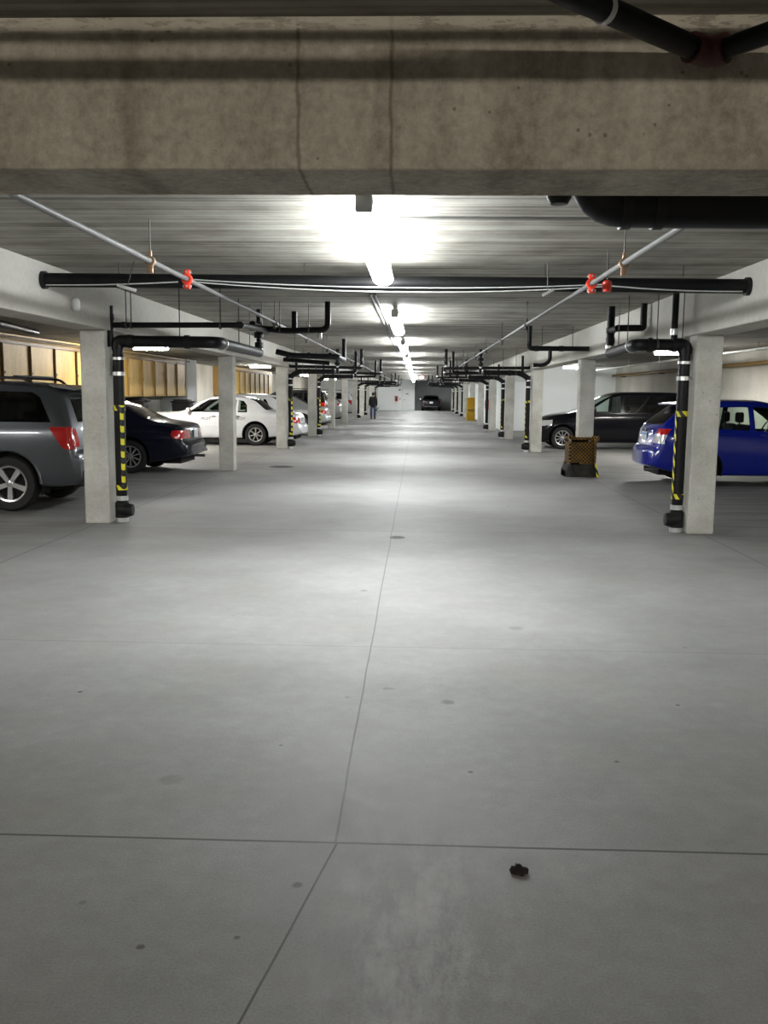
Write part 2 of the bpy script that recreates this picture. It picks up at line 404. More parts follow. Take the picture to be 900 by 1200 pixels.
slab('wall_far', M['white_wall'], XL, -0.22, Y1, Y1 + 0.2, 0, CEIL, label='white painted end wall with a door, left of the dark opening')
slab('wall_far_recess', M['dark_wall'], -0.42, 4.0, 90.3, 90.5, 0, CEIL, label='dark stained wall at the back of the far opening')
slab('wall_recess_left', M['dark_wall'], -0.42, -0.22, Y1 + 0.2, 94.6, 0, CEIL)
slab('wall_recess_right', M['dark_wall'], 3.2, 3.4, Y1, 94.6, 0, CEIL)
slab('wall_far_pier', M['white_wall'], 3.2, 3.95, Y1 - 0.2, Y1, 0, CEIL)
slab('wall_left_pier', M['white_wall'], XL, -8.95, 35.75, 37.3, 0, CEIL, label='white painted pier between the plywood cabinets on the left wall')
slab('trim_1', M['wall'], XL, XL + 0.12, 37.3, 57.0, 0, 1.0)

def beam(name, m, x0, x1, y0, y1, z0, z1, label):
    bm = BM(); box(bm, x0, x1, y0, y1, z0, z1, 0.012, 2); return struct(name, bm, m, label=label)
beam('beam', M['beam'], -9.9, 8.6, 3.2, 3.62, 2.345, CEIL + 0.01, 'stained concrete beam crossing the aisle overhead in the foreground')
beam('beam', M['longbeam'], LB0, LB1, 3.62, Y1, 2.31, CEIL + 0.01, 'long concrete beam over the left row of columns')
beam('beam', M['longbeam'], RB0, RB1, 3.62, Y1, 2.29, CEIL + 0.01, 'long concrete beam over the right row of columns')

NCOL = 11
LY = [10.88 + 7.6 * k for k in range(NCOL)]; RY = [10.70 + 7.5 * k for k in range(NCOL)]
for k in range(NCOL):
    for side, yy, x0, x1 in (('left', LY[k], -4.0, -3.70), ('right', RY[k], 3.17, 3.47)):
        bm = BM(); box(bm, x0, x1, yy, yy + 0.30, 0, 2.312 if side == 'left' else 2.292, 0.015, 2)
        struct('column', bm, M['column'], label=f'square concrete column, {ORD[k]} down the {side} side of the aisle')

# far door in the end wall
bm = BM(); box(bm, -1.36, -0.32, Y1 - 0.03, Y1, 0.02, 2.02, 0.006); d = struct('door_1', bm, M['door_paint'], label='white steel door in the far end wall')
bm = BM()
for b in ((-1.44, -1.36, 0, 2.10), (-0.32, -0.24, 0, 2.10), (-1.44, -0.24, 2.02, 2.10)):
    box(bm, b[0], b[1], Y1 - 0.06, Y1, b[2], b[3])
finish('door_frame', bm, M['fixture'], d, False)
bm = BM(); tube(bm, [(-1.26, Y1 - 0.09, 1.0), (-1.10, Y1 - 0.09, 1.0)], 0.02); tube(bm, [(-1.26, Y1 - 0.10, 1.0), (-1.26, Y1 - 0.02, 1.0)], 0.02)
finish('door_handle', bm, M['chrome'], d)

# ------------------------------------------------------------------ lamps
def aisle_lamp(yc, label, mt, length=3.1, xc=-0.335, rotz=0):
    t = thing('ceiling_strip_light', label, 'light', (xc, yc, CEIL), rotz, 'strip lights down the middle of the aisle')
    bm = BM(); box(bm, -0.05, 0.05, -length / 2 - 0.12, length / 2 + 0.02, -0.125, -0.055, 0.01); finish('housing', bm, M['fixture'], t)
    bm = BM(); n = 20; rings = []
    for yy, s in ((-length / 2, 0.75), (-length / 2 + 0.04, 1), (length / 2 - 0.04, 1), (length / 2, 0.75)):
        rings.append([bm.verts.new((0.095 * s * math.cos(2 * PI * k / n), yy, -0.170 + 0.060 * s * math.sin(2 * PI * k / n))) for k in range(n)])
    for a, b in zip(rings, rings[1:]):
        for k in range(n): bm.faces.new((a[k], b[k], b[(k + 1) % n], a[(k + 1) % n]))
    bm.faces.new(rings[0]); bm.faces.new(rings[-1][::-1])
    finish('light_tube', bm, mt, t)
    bm = BM(); box(bm, -0.05, 0.05, -length / 2 - 0.13, -length / 2 - 0.005, -0.165, -0.06, 0.01); finish('end_cap', bm, M['fixture'], t)
    for yy in (-length / 2 + 0.3, length / 2 - 0.3):
        bm = BM(); box(bm, -0.03, 0.03, yy - 0.05, yy + 0.05, -0.06, 0.0, 0.004); finish('mounting_bracket', bm, M['fixture'], t)
    return t
for k in range(11):
    aisle_lamp(7.3 + 7.55 * k, f'white strip light, {ORD[k]} from the camera along the aisle ceiling', M['tube'])
aisle_lamp(-6.5, 'unseen long strip light added across the aisle behind the camera', M['tube_rear'], 5.0, -0.335, PI / 2)  # added unseen lamp, set crosswise to brighten the beam and band it with shadows
def bay_lamp(x, y, z, label, length=0.95, mt='tube_side'):
    t = thing('bay_strip_light', label, 'light', (x, y, CEIL), 0, 'short strip lights over the parking bays')
    dz = z - CEIL
    bm = BM(); box(bm, -length / 2 - 0.05, length / 2 + 0.05, -0.06, 0.06, dz + 0.045, 0, 0.008); finish('housing', bm, M['fixture'], t)
    bm = BM(); n = 16; rings = []
    for xx, s in ((-length / 2, 0.6), (-length / 2 + 0.04, 1), (length / 2 - 0.04, 1), (length / 2, 0.6)):
        rings.append([bm.verts.new((xx, 0.075 * s * math.cos(2 * PI * k / n), dz + 0.045 * s * math.sin(2 * PI * k / n))) for k in range(n)])
    for a, b in zip(rings, rings[1:]):
        for k in range(n): bm.faces.new((a[k], b[k], b[(k + 1) % n], a[(k + 1) % n]))
    bm.faces.new(rings[0]); bm.faces.new(rings[-1][::-1])
    finish('light_tube', bm, M[mt], t)
for i, (x, y, z) in enumerate(((-7.3, 25.2, 2.75), (-7.3, 42.9, 2.75), (-7.3, 61.2, 2.72), (-7.3, 77.4, 2.71))):
    bay_lamp(x, y, z, f'short strip light over the left parking bays, {ORD[i]} from the camera')
bay_lamp(6.4, 38.0, 2.70, 'short strip light in front of the white wall on the right', mt='tube_dim')
bay_lamp(6.45, 23.7, 2.67, 'short strip light over the right bays behind the first downpipe', mt='tube_mid')
bay_lamp(-7.3, 7.2, 2.75, 'unseen short strip light added over the left parking bays to light the nearest column', mt='tube_soft'); bay_lamp(6.5, 7.2, 2.74, 'unseen short strip light added over the right parking bays to light the nearest column', mt='tube_dim')  # two unseen lamps added to brighten the nearest columns

# ------------------------------------------------------------------ overhead pipes
def hanger(bm, x, y, z, r):
    tube(bm, [(x, y, z + r), (x, y, CEIL)], 0.006, n=6)
    lathe(bm, [(r + 0.004, -0.012), (r + 0.012, -0.012), (r + 0.012, 0.012), (r + 0.004, 0.012)], (x, y, z), 'X', 16, True)
# wide pipe crossing the aisle
t = thing('cross_pipe', 'black pipe spanning the aisle between the two long beams', 'pipe', (0, 9.0, 2.638))
bm = BM(); tube(bm, [(-3.655, 0, 0.02), (3.125, 0, -0.005)], 0.068, n=20); finish('pipe', bm, M['black_pipe'], t)
for x, s in ((-3.635, 1), (3.105, -1)):
    bm = BM(); lathe(bm, [(0.07, -0.02), (0.086, -0.02), (0.086, 0.02), (0.07, 0.02)], (x + 0.0 * s, 0, 0.02 if s > 0 else -0.005), 'X', 20); finish('end_flange', bm, M['black_fitting'], t)
for x in (-2.9, -1.1, 1.2, 2.5):
    bm = BM(); tube(bm, [(x, 0, 0.08), (x, 0, CEIL - 2.638)], 0.006, n=6); finish('hanger_rod', bm, M['rod'], t)
# draped cables
def sag(p, q, drop, n=16):
    p, q = Vector(p), Vector(q)
    return [p.lerp(q, k / n) + Vector((0, 0, -drop * 4 * (k / n) * (1 - k / n))) for k in range(n + 1)]
for j, (dz, dr) in enumerate(((0.0, 0.055), (-0.02, 0.075))):
    bm = BM(); tube(bm, sag((-2.22, 8.88, 2.66 + dz), (1.72, 8.88, 2.63 + dz), dr), 0.0055, n=8)
    o = finish('cable', bm, M['cable'], None)
    tag(o, ['pale cable sagging across the aisle just below the black cross pipe, upper of two', 'pale cable sagging across the aisle just below the black cross pipe, lower of two'][j], 'cable', 'cables draped across the aisle')
bm = BM(); tube(bm, sag((-3.58, 8.9, 2.60), (-2.3, 8.9, 2.635), 0.01), 0.006, n=8); tag(finish('cable', bm, M['cable']), 'thin cable strung along the left end of the black cross pipe', 'cable')
bm = BM(); tube(bm, sag((1.8, 8.9, 2.62), (3.03, 8.9, 2.575), 0.015), 0.006, n=8); tag(finish('cable', bm, M['cable']), 'thin cable strung along the right end of the black cross pipe', 'cable')
# sprinkler mains along both sides of the aisle
def clip(bm, z):
    lathe(bm, [(0.028, -0.014), (0.04, -0.014), (0.04, 0.014), (0.028, 0.014)], (0, 0, 0), 'Y', 16, True)
def main(x0, x1, label):
    ya, yb = 3.63, 86.9
    t = thing('sprinkler_main', label, 'pipe', (0, 0, 2.535))
    xa = lambda y: x0 + (x1 - x0) * (y - ya) / (yb - ya)
    bm = BM(); tube(bm, [(xa(ya), ya, 0), (xa(yb), yb, 0)], 0.0205, n=14); finish('pipe', bm, M['steel'], t)
    yy = [6.78] + [12.6 + 3.6 * k for k in range(12)]
    for i, y in enumerate(yy):
        bm = BM(); x = xa(y)
        lathe(bm, [(0.025, -0.018), (0.036, -0.018), (0.036, 0.018), (0.025, 0.018)], (x, y, 0), 'Y', 14, True)
        box(bm, x - 0.012, x + 0.012, y - 0.01, y + 0.01, 0.03, 0.075, 0.003); box(bm, x - 0.02, x + 0.02, y - 0.006, y + 0.006, -0.085, -0.03, 0.003)
        hg = finish('hanger', bm, M['copper'] if i == 0 else M['rod'], t)
        bm = BM(); tube(bm, [(x, y, 0.06), (x, y, CEIL - 2.535)], 0.005, n=6); finish('hanger_rod', bm, M['rod'], hg)
    return xa
xa = main(-1.955, -1.88, 'grey steel sprinkler pipe running under the ceiling left of the lights')
xb = main(1.465, 1.386, 'grey steel sprinkler pipe running under the ceiling right of the lights')
def coupling(x, y, z, label, axis='Y', hang=True):
    t = thing('pipe_coupling', label, 'pipe fitting', (x, y, z), 0, 'red grooved pipe couplings')
    bm = BM(); lathe(bm, [(0.025, -0.03), (0.042, -0.03), (0.046, -0.015), (0.046, 0.015), (0.042, 0.03), (0.025, 0.03)], (0, 0, 0), axis, 18, True); finish('clamp_ring', bm, M['red'], t)
    for s in (1, -1):
        bm = BM(); box(bm, -0.026, 0.026, -0.024, 0.024, *sorted((0.035 * s, 0.08 * s)), 0.008)
        lug = finish('bolt_lug', bm, M['red'], t)
        bm = BM(); tube(bm, [(-0.036, -0.002, 0.058 * s), (0.036, -0.002, 0.058 * s)], 0.011, n=8); tube(bm, [(0, -0.034, 0.058 * s), (0, 0.03, 0.058 * s)], 0.009, n=8); finish('bolt', bm, M['clamp'], lug)
coupling(xa(7.85), 7.85, 2.535, 'red pipe coupling on the left sprinkler pipe at the black cross pipe')
coupling(xb(8.0), 8.0, 2.535, 'red pipe coupling on the right sprinkler pipe at the black cross pipe')
bm = BM(); lathe(bm, [(0.002, -0.05), (0.035, -0.05), (0.04, -0.02), (0.04, 0.03), (0.02, 0.045), (0.002, 0.05)], (0, 0, 0), 'Z', 16)
o = finish('pipe_coupling', bm, M['red']); o.location = (1.62, 8.15, 2.535); tag(o, 'small red fitting hanging right of the right sprinkler coupling', 'pipe fitting')
bm = BM(); tube(bm, [(0, 0, 0.04), (0, 0, 0.295)], 0.006, n=6); finish('hanger_rod', bm, M['rod'], o)
# conduit beside the row of lights
for dx, lab in ((-0.60, 'thin conduit on the ceiling left of the strip lights, outer of two'), (-0.54, 'thin conduit on the ceiling left of the strip lights, inner of two')):
    bm = BM(); tube(bm, [(dx, 11.6, CEIL - 0.02), (dx, 86.9, CEIL - 0.02)], 0.013, n=8); tag(finish('conduit', bm, M['steel']), lab, 'conduit', 'conduits beside the strip lights')
bm = BM(); tube(bm, [(-0.27, 6.62, CEIL - 0.014), (0.9, 6.62, CEIL - 0.014), (1.2, 6.62, CEIL - 0.014)], 0.009, n=8); tag(finish('conduit', bm, M['steel']), 'thin conduit running right from the nearest strip light', 'conduit')
# big black pipe right behind the front beam
t = thing('drain_pipe', 'thick black pipe with an elbow, right behind the foreground beam', 'pipe', (0, 4.2, 2.42))
bm = BM(); tube(bm, [(0.74, 0, 0.40), (0.74, 0, 0.0), (3.0, 0, -0.01)], 0.088, 0.16, n=24); finish('pipe', bm, M['black_pipe'], t)
for x in (0.90, 1.04):
    bm = BM(); lathe(bm, [(0.085, -0.022), (0.096, -0.022), (0.096, 0.022), (0.085, 0.022)], (x, 0, -0.001), 'X', 24, True); finish('collar', bm, M['black_fitting'], t)
bm = BM(); lathe(bm, [(0.085, -0.03), (0.1, -0.03), (0.1, 0.05), (0.085, 0.05)], (0.74, 0, 0.20), 'Z', 24, True); finish('collar', bm, M['black_fitting'], t)
for x in (1.02, 2.4):
    bm = BM(); tube(bm, [(x, 0, 0.08), (x, 0, CEIL - 2.42)], 0.008, n=8); finish('hanger_rod', bm, M['rod'], t)
t = thing('drain_pipe', 'short black pipe stub left of the thick pipe behind the beam', 'pipe', (0.64, 4.4, 2.5))
bm = BM(); tube(bm, [(0, 0, 0.32), (0, 0, 0.03)], 0.05, n=16); finish('pipe', bm, M['black_pipe'], t)
bm = BM(); lathe(bm, [(0.002, -0.03), (0.04, -0.03), (0.058, 0.0), (0.058, 0.05), (0.05, 0.05)], (0, 0, 0), 'Z', 18); finish('end_cap', bm, M['black_fitting'], t)
# v of pipes in front of the beam, top right
t = thing('corner_pipe', 'dark pipe bending in a wide V under the ceiling at the top right', 'pipe', (0.905, 3.10, 2.675))
bm = BM(); tube(bm, [(-0.03, -0.02, 0), (-0.93, -0.80, 0.01)], 0.036, n=16); finish('pipe', bm, M['black_pipe'], t)
bm = BM(); tube(bm, [(0.02, -0.02, 0), (0.34, -0.42, 0.01)], 0.032, n=16); finish('pipe', bm, M['black_pipe'], t)
bm = BM(); tube(bm, [(-0.07, -0.055, 0), (0.0, -0.01, 0), (0.04, -0.05, 0)], 0.046, 0.03, n=16); finish('elbow', bm, M['darkred'], t)
bm = BM(); tube(bm, [(-0.385, -0.325, 0.004), (-0.40, -0.338, 0.004)], 0.040, n=16); finish('band', bm, M['fixture'], t)
# pipes over the camera whose shadows band the beam
for z, r, lab in ((2.662, 0.03, 'black pipe crossing under the ceiling above the camera, lower of two'), (2.748, 0.017, 'thin pipe crossing under the ceiling above the camera, upper of two')):
    bm = BM(); tube(bm, [(-3.9, 1.45, z + 0.006), (3.4, 1.45, z - 0.006)], r, n=14); tag(finish('cross_pipe', bm, M['black_pipe']), lab, 'pipe')

# ------------------------------------------------------------------ downpipes with their branches
def run(name, t, pts, r, R=0.09, m='black_pipe', n=16):
    bm = BM(); tube(bm, pts, r, R, n); return finish(name, bm, M[m], t)
def ring(name, t, p, r, L, axis, m='black_fitting'):
    bm = BM(); lathe(bm, [(r * 0.97, -L / 2), (r * 1.16, -L / 2), (r * 1.16, L / 2), (r * 0.97, L / 2)], p, axis, 18, True); return finish(name, bm, M[m], t)
def riser(t, s, ux, tape=True, top=2.16, r=0.066):
    """vertical downpipe in local coordinates: x toward the aisle is s"""
    x = s * ux
    run('riser', t, [(x, 0, 0.02), (x, 0, top - 0.05)], r)
    bm = BM(); lathe(bm, [(0.03, -0.09), (0.07, -0.085), (0.082, -0.05), (0.082, 0.05), (0.07, 0.085), (0.03, 0.09)], (x + s * 0.055, -0.02, 0.155), 'X', 18)
    lathe(bm, [(0.07, -0.1), (0.082, -0.09), (0.082, 0.09), (0.07, 0.1)], (x, 0, 0.155), 'Z', 18)
    finish('cleanout', bm, M['black_fitting'], t)
    ring('clamp', t, (x, 0, 0.30), r, 0.055, 'Z', 'clamp'); ring('clamp', t, (x, 0, 0.035), r, 0.06, 'Z', 'clamp')
    ring('clamp', t, (x, 0, 1.80), r, 0.045, 'Z', 'clamp'); ring('clamp', t, (x, 0, 1.98), r, 0.03, 'Z', 'clamp')
    if tape:
        bm = BM(); rr = r + 0.0035; a0 = -0.85 if s > 0 else -PI + 0.12; n = 8; half = 0.36
        lo = [bm.verts.new((x + rr * math.cos(a0 + half * (2 * k / n - 1)), rr * math.sin(a0 + half * (2 * k / n - 1)), 0.46)) for k in range(n + 1)]
        hi = [bm.verts.new((v.co.x, v.co.y, 1.36)) for v in lo]
        for k in range(n): bm.faces.new((lo[k], lo[k + 1], hi[k + 1], hi[k]))
        r_ = bmesh.ops.extrude_face_region(bm, geom=bm.faces[:])
        for v in [g for g in r_['geom'] if isinstance(g, bmesh.types.BMVert)]:
            d = Vector((v.co.x - x, v.co.y, 0)).normalized(); v.co -= d * 0.006
        tp = finish('striped_tape', bm, M['tape'], t)
        for z0, z1 in ((1.36, 1.425), (0.40, 0.46)):
            bm = BM(); lathe(bm, [(r * 0.98, z0), (rr + 0.002, z0), (rr + 0.002, z1), (r * 0.98, z1)], (x, 0, 0), 'Z', 20, True)
            finish('tape_wrap', bm, M['tape'], t)
    return x
def vert_bits(t, p, r=0.03, top=CEIL, base=0):
    run('drop_pipe', t, [(p[0], p[1], p[2]), (p[0], p[1], top)], r)
def rods(t, pts, r=0.07):
    for (x, y, z) in pts:
        bm = BM(); tube(bm, [(x, y, z), (x, y, CEIL)], 0.0065, n=6)
        lathe(bm, [(r * 0.99, -0.012), (r * 1.1, -0.012), (r * 1.1, 0.012), (r * 0.99, 0.012)], (x, y, z - r), 'X', 14, True)
        finish('hanger_rod', bm, M['rod'], t)
# nearest left
ox, oy = -3.70, 11.02
t = thing('drain_pipe', 'black downpipe with yellow striped tape on the nearest left column, branches overhead', 'pipe', (ox, oy, 0))
x = riser(t, 1, 0.11)
run('elbow', t, [(x, 0, 2.08), (x, 0, 2.185), (x + 0.14, 0, 2.185)], 0.075, 0.11)
run('branch_pipe', t, [(x + 0.08, 0, 2.185), (1.30, 0, 2.18), (1.30, 0.25, 2.18)], 0.07, 0.13)
run('branch_pipe', t, [(1.30, 0.25, 2.18), (1.30, 3.0, 2.19)], 0.068, m='black_fitting')
ring('collar', t, (1.30, 0.30, 2.18), 0.07, 0.05, 'Y', 'clamp')
for xx in (0.27, 0.95): ring('collar', t, (xx, 0, 2.183), 0.07, 0.06, 'X')
run('upper_pipe', t, [(0.02, 0, 2.375), (1.62, 0, 2.385)], 0.033); run('upper_pipe', t, [(1.60, -0.02, 2.385), (1.60, 1.75, 2.44)], 0.033); ring('collar', t, (1.585, 0, 2.385), 0.036, 0.07, 'X')
run('upright_pipe', t, [(0.02, 0.0, 2.12), (0.02, 0, 2.60)], 0.045)
ring('collar', t, (0.02, 0, 2.47), 0.045, 0.07, 'Z'); ring('collar', t, (0.2, 0, 2.376), 0.033, 0.06, 'X')
run('drop_pipe', t, [(1.30, 2.98, 2.16), (1.30, 2.98, CEIL)], 0.04)
for zz, rr in ((2.30, 0.065), (2.45, 0.075), (2.60, 0.06)):
    bm = BM(); lathe(bm, [(0.03, -0.05), (rr, -0.04), (rr, 0.04), (0.03, 0.05)], (1.30, 2.98, zz), 'Z', 16); finish('valve', bm, M['black_fitting'], t)
ring('clamp', t, (1.30, 2.98, 2.22), 0.045, 0.05, 'Z', 'clamp')
run('cross_branch', t, [(1.38, 1.75, 2.48), (1.9, 1.75, 2.435), (2.46, 1.75, 2.455), (2.46, 1.75, CEIL)], 0.042, 0.10)
run('cross_branch', t, [(1.42, 1.75, 2.53), (1.42, 2.98, 2.50)], 0.04)
run('drop_pipe', t, [(2.0, 1.75, 2.46), (2.0, 1.75, 2.70)], 0.038)
run('drop_pipe', t, [(2.33, 1.9, 2.44), (2.33, 1.9, 2.34)], 0.035, m='clamp')
rods(t, [(0.22, 0, 2.41), (0.28, 0, 2.41), (0.86, 0, 2.25), (1.35, 0, 2.41)], 0.036); rods(t, [(1.55, 1.75, 2.51), (1.8, 1.75, 2.50), (2.2, 1.75, 2.50)], 0.045); rods(t, [(1.3, 1.4, 2.25), (1.3, 2.2, 2.25)], 0.06)
# nearest right
ox, oy = 3.17, 10.84
t = thing('drain_pipe', 'black downpipe with yellow tape on the nearest right column, branches overhead', 'pipe', (ox, oy, 0))
x = riser(t, -1, 0.095)
run('elbow', t, [(x, 0, 2.08), (x, 0, 2.18), (x - 0.14, 0, 2.18)], 0.078, 0.11)
run('branch_pipe', t, [(x - 0.08, 0, 2.18), (-0.66, 0, 2.18), (-0.64, 0.25, 2.18)], 0.07, 0.13)
run('branch_pipe', t, [(-0.64, 0.25, 2.18), (-0.47, 2.36, 2.19)], 0.066, m='black_fitting'); ring('collar', t, (-0.635, 0.28, 2.18), 0.07, 0.04, 'Y', 'clamp')
for xx in (-0.50, -0.22): ring('collar', t, (xx, 0, 2.18), 0.072, 0.05, 'X')
run('drop_pipe', t, [(-0.47, 2.36, 2.14), (-0.47, 2.36, CEIL)], 0.055)
for zz in (2.36, 2.5): ring('collar', t, (-0.47, 2.36, zz), 0.055, 0.08, 'Z')
ring('clamp', t, (-0.47, 2.36, 2.27), 0.055, 0.04, 'Z', 'clamp')
run('cross_branch', t, [(-0.47, 1.9, 2.50), (-0.18, 1.9, 2.505), (-0.13, 1.9, 2.51), (-0.13, 1.9, CEIL)], 0.045, 0.09)
run('cross_branch', t, [(-0.47, 2.34, 2.50), (-0.47, 1.88, 2.50)], 0.045)
run('drop_pipe', t, [(-0.22, 0.02, 2.20), (-0.22, 0.02, CEIL)], 0.038); ring('clamp', t, (-0.22, 0.02, 2.33), 0.038, 0.07, 'Z', 'clamp')
rods(t, [(-0.42, 0.0, 2.25), (-0.13, 0.0, 2.25)], 0.066)
for yy in (0.9, 1.7):
    bm = BM(); tube(bm, [(-0.60 + 0.075 * (yy - 0.3), yy, 2.25), (-0.60 + 0.075 * (yy - 0.3), yy, CEIL)], 0.0065, n=6); finish('hanger_rod', bm, M['rod'], t)
t = thing('drain_pipe', 'thin black pipe with an upright end hanging near the mesh-wrapped right column', 'pipe', (3.1, 17.0, 2.43))
run('pipe', t, [(0.0, 0, 0), (-0.92, 0, 0), (-1.08, 0, 0.0), (-1.08, 0, CEIL - 2.43)], 0.045, 0.07)
run('drop_pipe', t, [(-0.70, 0, 0.0), (-0.70, 0, -0.22), (-0.80, 0, -0.30), (-1.0, 0, -0.30)], 0.036, 0.08)
for xx in (-0.95, -0.5): ring('collar', t, (xx, 0, 0), 0.045, 0.08, 'X')
for xx in (-0.85, -0.3):
    bm = BM(); tube(bm, [(xx, 0, 0.03), (xx, 0, CEIL - 2.43)], 0.0065, n=6); finish('hanger_rod', bm, M['rod'], t)
# the others, further down
def far_pipe(side, k, tape, run_u, label):
    s = 1 if side == 'left' else -1
    x0 = -3.70 if side == 'left' else 3.17
    t = thing('drain_pipe', label, 'pipe', (x0, (LY if side == 'left' else RY)[k] + 0.1, 0), 0, 'black downpipes on the aisle columns')
    x = riser(t, s, 0.10, tape)
    run('elbow', t, [(x, 0, 1.98), (x + s * 0.03, 0, 2.06), (x + s * 0.16, 0, 2.14), (x + s * 0.30, 0, 2.19)], 0.075, 0.06)
    run('branch_pipe', t, [(x + s * 0.22, 0, 2.185), (s * 1.35, 0, 2.19)], 0.07)
    ring('collar', t, (s * 0.62, 0, 2.186), 0.07, 0.06, 'X'); ring('collar', t, (s * 1.3, 0, 2.19), 0.07, 0.06, 'X')
    run('drop_pipe', t, [(s * 0.27, 0, 2.18), (s * 0.27, 0, 2.66)], 0.036)
    run('cross_branch', t, [(s * -0.0, 0.2, 2.40), (s * 0.05, 0.2, 2.33), (s * 1.2, 0.2, 2.32), (s * run_u, 0.2, 2.30), (s * run_u, 0.2, CEIL)], 0.042, 0.06)
    run('cross_branch', t, [(s * 1.32, 0, 2.20), (s * 1.32, 1.6, 2.21), (s * (run_u - 0.25), 1.6, 2.22), (s * (run_u - 0.25), 1.6, CEIL)], 0.04, 0.08)
    run('drop_pipe', t, [(s * 1.42, 0.2, 2.15), (s * 1.42, 0.2, CEIL)], 0.04)
    for zz, rr in ((2.42, 0.075), (2.56, 0.085), (2.69, 0.06)):
        bm = BM(); lathe(bm, [(0.03, -0.05), (rr, -0.04), (rr, 0.04), (0.03, 0.05)], (s * 1.42, 0.2, zz), 'Z', 14); finish('valve', bm, M['black_fitting'], t)
    ring('clamp', t, (s * 1.42, 0.2, 2.33), 0.045, 0.04, 'Z', 'clamp'); ring('clamp', t, (s * run_u, 0.2, 2.36), 0.042, 0.05, 'Z', 'clamp')
    rods(t, [(s * 0.8, 0.2, 2.36), (s * 1.9, 0.2, 2.35)], 0.045); rods(t, [(s * 0.45, 0, 2.25)], 0.066)
    return t
for k, tape, u in ((2, True, 2.1), (3, True, 2.35), (6, False, 2.35), (7, False, 2.4), (9, False, 2.3)):
    far_pipe('left', k, tape, u, f'black downpipe on the {ORD[k]} column down the left side of the aisle')
for k, tape, u in ((2, True, 2.38), (3, True, 2.2), (4, False, 2.3), (7, False, 2.4), (8, False, 2.3), (9, False, 2.35)):
    far_pipe('right', k, tape, u, f'black downpipe on the {ORD[k]} column down the right side of the aisle')
# branch cluster in the second left bay
t = thing('branch_pipes', 'cluster of black pipes under the ceiling near the second left column', 'pipe', (-3.0, 19.6, 2.35))
run('branch_pipe', t, [(0.0, 0, 0.10), (0.35, 0, 0.02), (1.30, 0, 0.0), (1.30, 1.8, 0.0)], 0.06, 0.1)
run('branch_pipe', t, [(0.1, 0.4, -0.05), (1.1, 0.4, -0.12)], 0.045)
run('drop_pipe', t, [(1.3, 1.8, -0.05), (1.3, 1.8, CEIL - 2.35)], 0.05)
for xx in (0.25, 0.7, 1.15): ring('collar', t, (xx, 0, 0.02), 0.062, 0.06, 'X')
for xx in (0.4, 1.0):
    bm = BM(); tube(bm, [(xx, 0, 0.05), (xx, 0, CEIL - 2.35)], 0.0065, n=6); finish('hanger_rod', bm, M['rod'], t)
# pipes over the bays
t = thing('bay_pipe', 'pale sprinkler pipe under the ceiling of the right parking bays', 'pipe', (7.2, 0, 2.60))
bm = BM(); tube(bm, [(0, 4, 0), (0, 40.9, 0)], 0.03, n=12); finish('pipe', bm, M['white_plastic'], t)
for y in (8, 12, 16.2, 20, 24, 28, 32, 36):
    bm = BM(); tube(bm, [(0, y, 0.02), (0, y, CEIL - 2.60)], 0.007, n=6); lathe(bm, [(0.03, -0.03), (0.038, -0.03), (0.038, 0.03), (0.03, 0.03)], (0, y, 0), 'Y', 12, True); finish('hanger', bm, M['clamp'], t)
t = thing('bay_pipe', 'dark pipe-like strip standing in for a shadow band along the top of the right concrete wall', 'pipe', (8.55, 0, 2.44))  # dark tube drawn in place of the shadow band on this wall
bm = BM(); tube(bm, [(0, 5, 0), (0, 40.9, 0)], 0.05, n=12); finish('pipe', bm, M['ply_shaded'], t)
for y in (9, 15, 21, 27, 33, 39):
    bm = BM(); box(bm, -0.06, 0.14, y - 0.02, y + 0.02, -0.08, -0.045, 0.004); finish('bracket', bm, M['rod'], t)
for zz, yy, lab in ((2.745, -8.80, 'upper conduit above the left wall cabinets'), (2.71, -8.80, 'lower conduit above the left wall cabinets')):
    bm = BM(); tube(bm, [(yy, 12, zz), (yy, 35.6, zz)], 0.011, n=8); tag(finish('conduit', bm, M['rod']), lab, 'conduit', 'conduits above the left cabinets')
bm = BM(); tube(bm, [(-5.0, 9.8, 2.42), (-6.05, 14.6, 2.50)], 0.05, n=12); tag(finish('bay_pipe', bm, M['black_pipe']), 'short black pipe end under the left bay ceiling at the frame edge', 'pipe')
bm = BM(); tube(bm, fillet([(-8.30, 23.2, CEIL), (-8.28, 23.2, 2.62), (-8.12, 23.2, 2.38), (-8.05, 23.2, 2.2)], 0.2), 0.014, n=8); tag(finish('cable', bm, M['rod']), 'thin dark cable hanging in front of the plywood cabinets beside the nearest left column', 'cable')
bm = BM(); lathe(bm, [(0.002, 0.0), (0.035, 0.0), (0.045, 0.02), (0.045, 0.1), (0.03, 0.13), (0.002, 0.13)], (-3.613, 9.75, 2.43), 'Z', 16); tag(finish('junction_box', bm, M['white_plastic']), 'small white fitting on the left long beam under the cross pipe', 'fitting')
bm = BM(); box(bm, -0.09, 0.09, -0.015, 0.015, -0.015, 0.015, 0.003); o = finish('bracket', bm, M['clamp']); o.location = (-2.75, 8.75, 2.56); o.rotation_euler = (0, 0.28, 0.2); tag(o, 'short bright bracket below the cross pipe left of the red coupling', 'bracket')
bm = BM(); tube(bm, [(0, 0.02, 0), (0, 0.02, 0.26)], 0.005, n=6); finish('hanger_rod', bm, M['rod'], o)
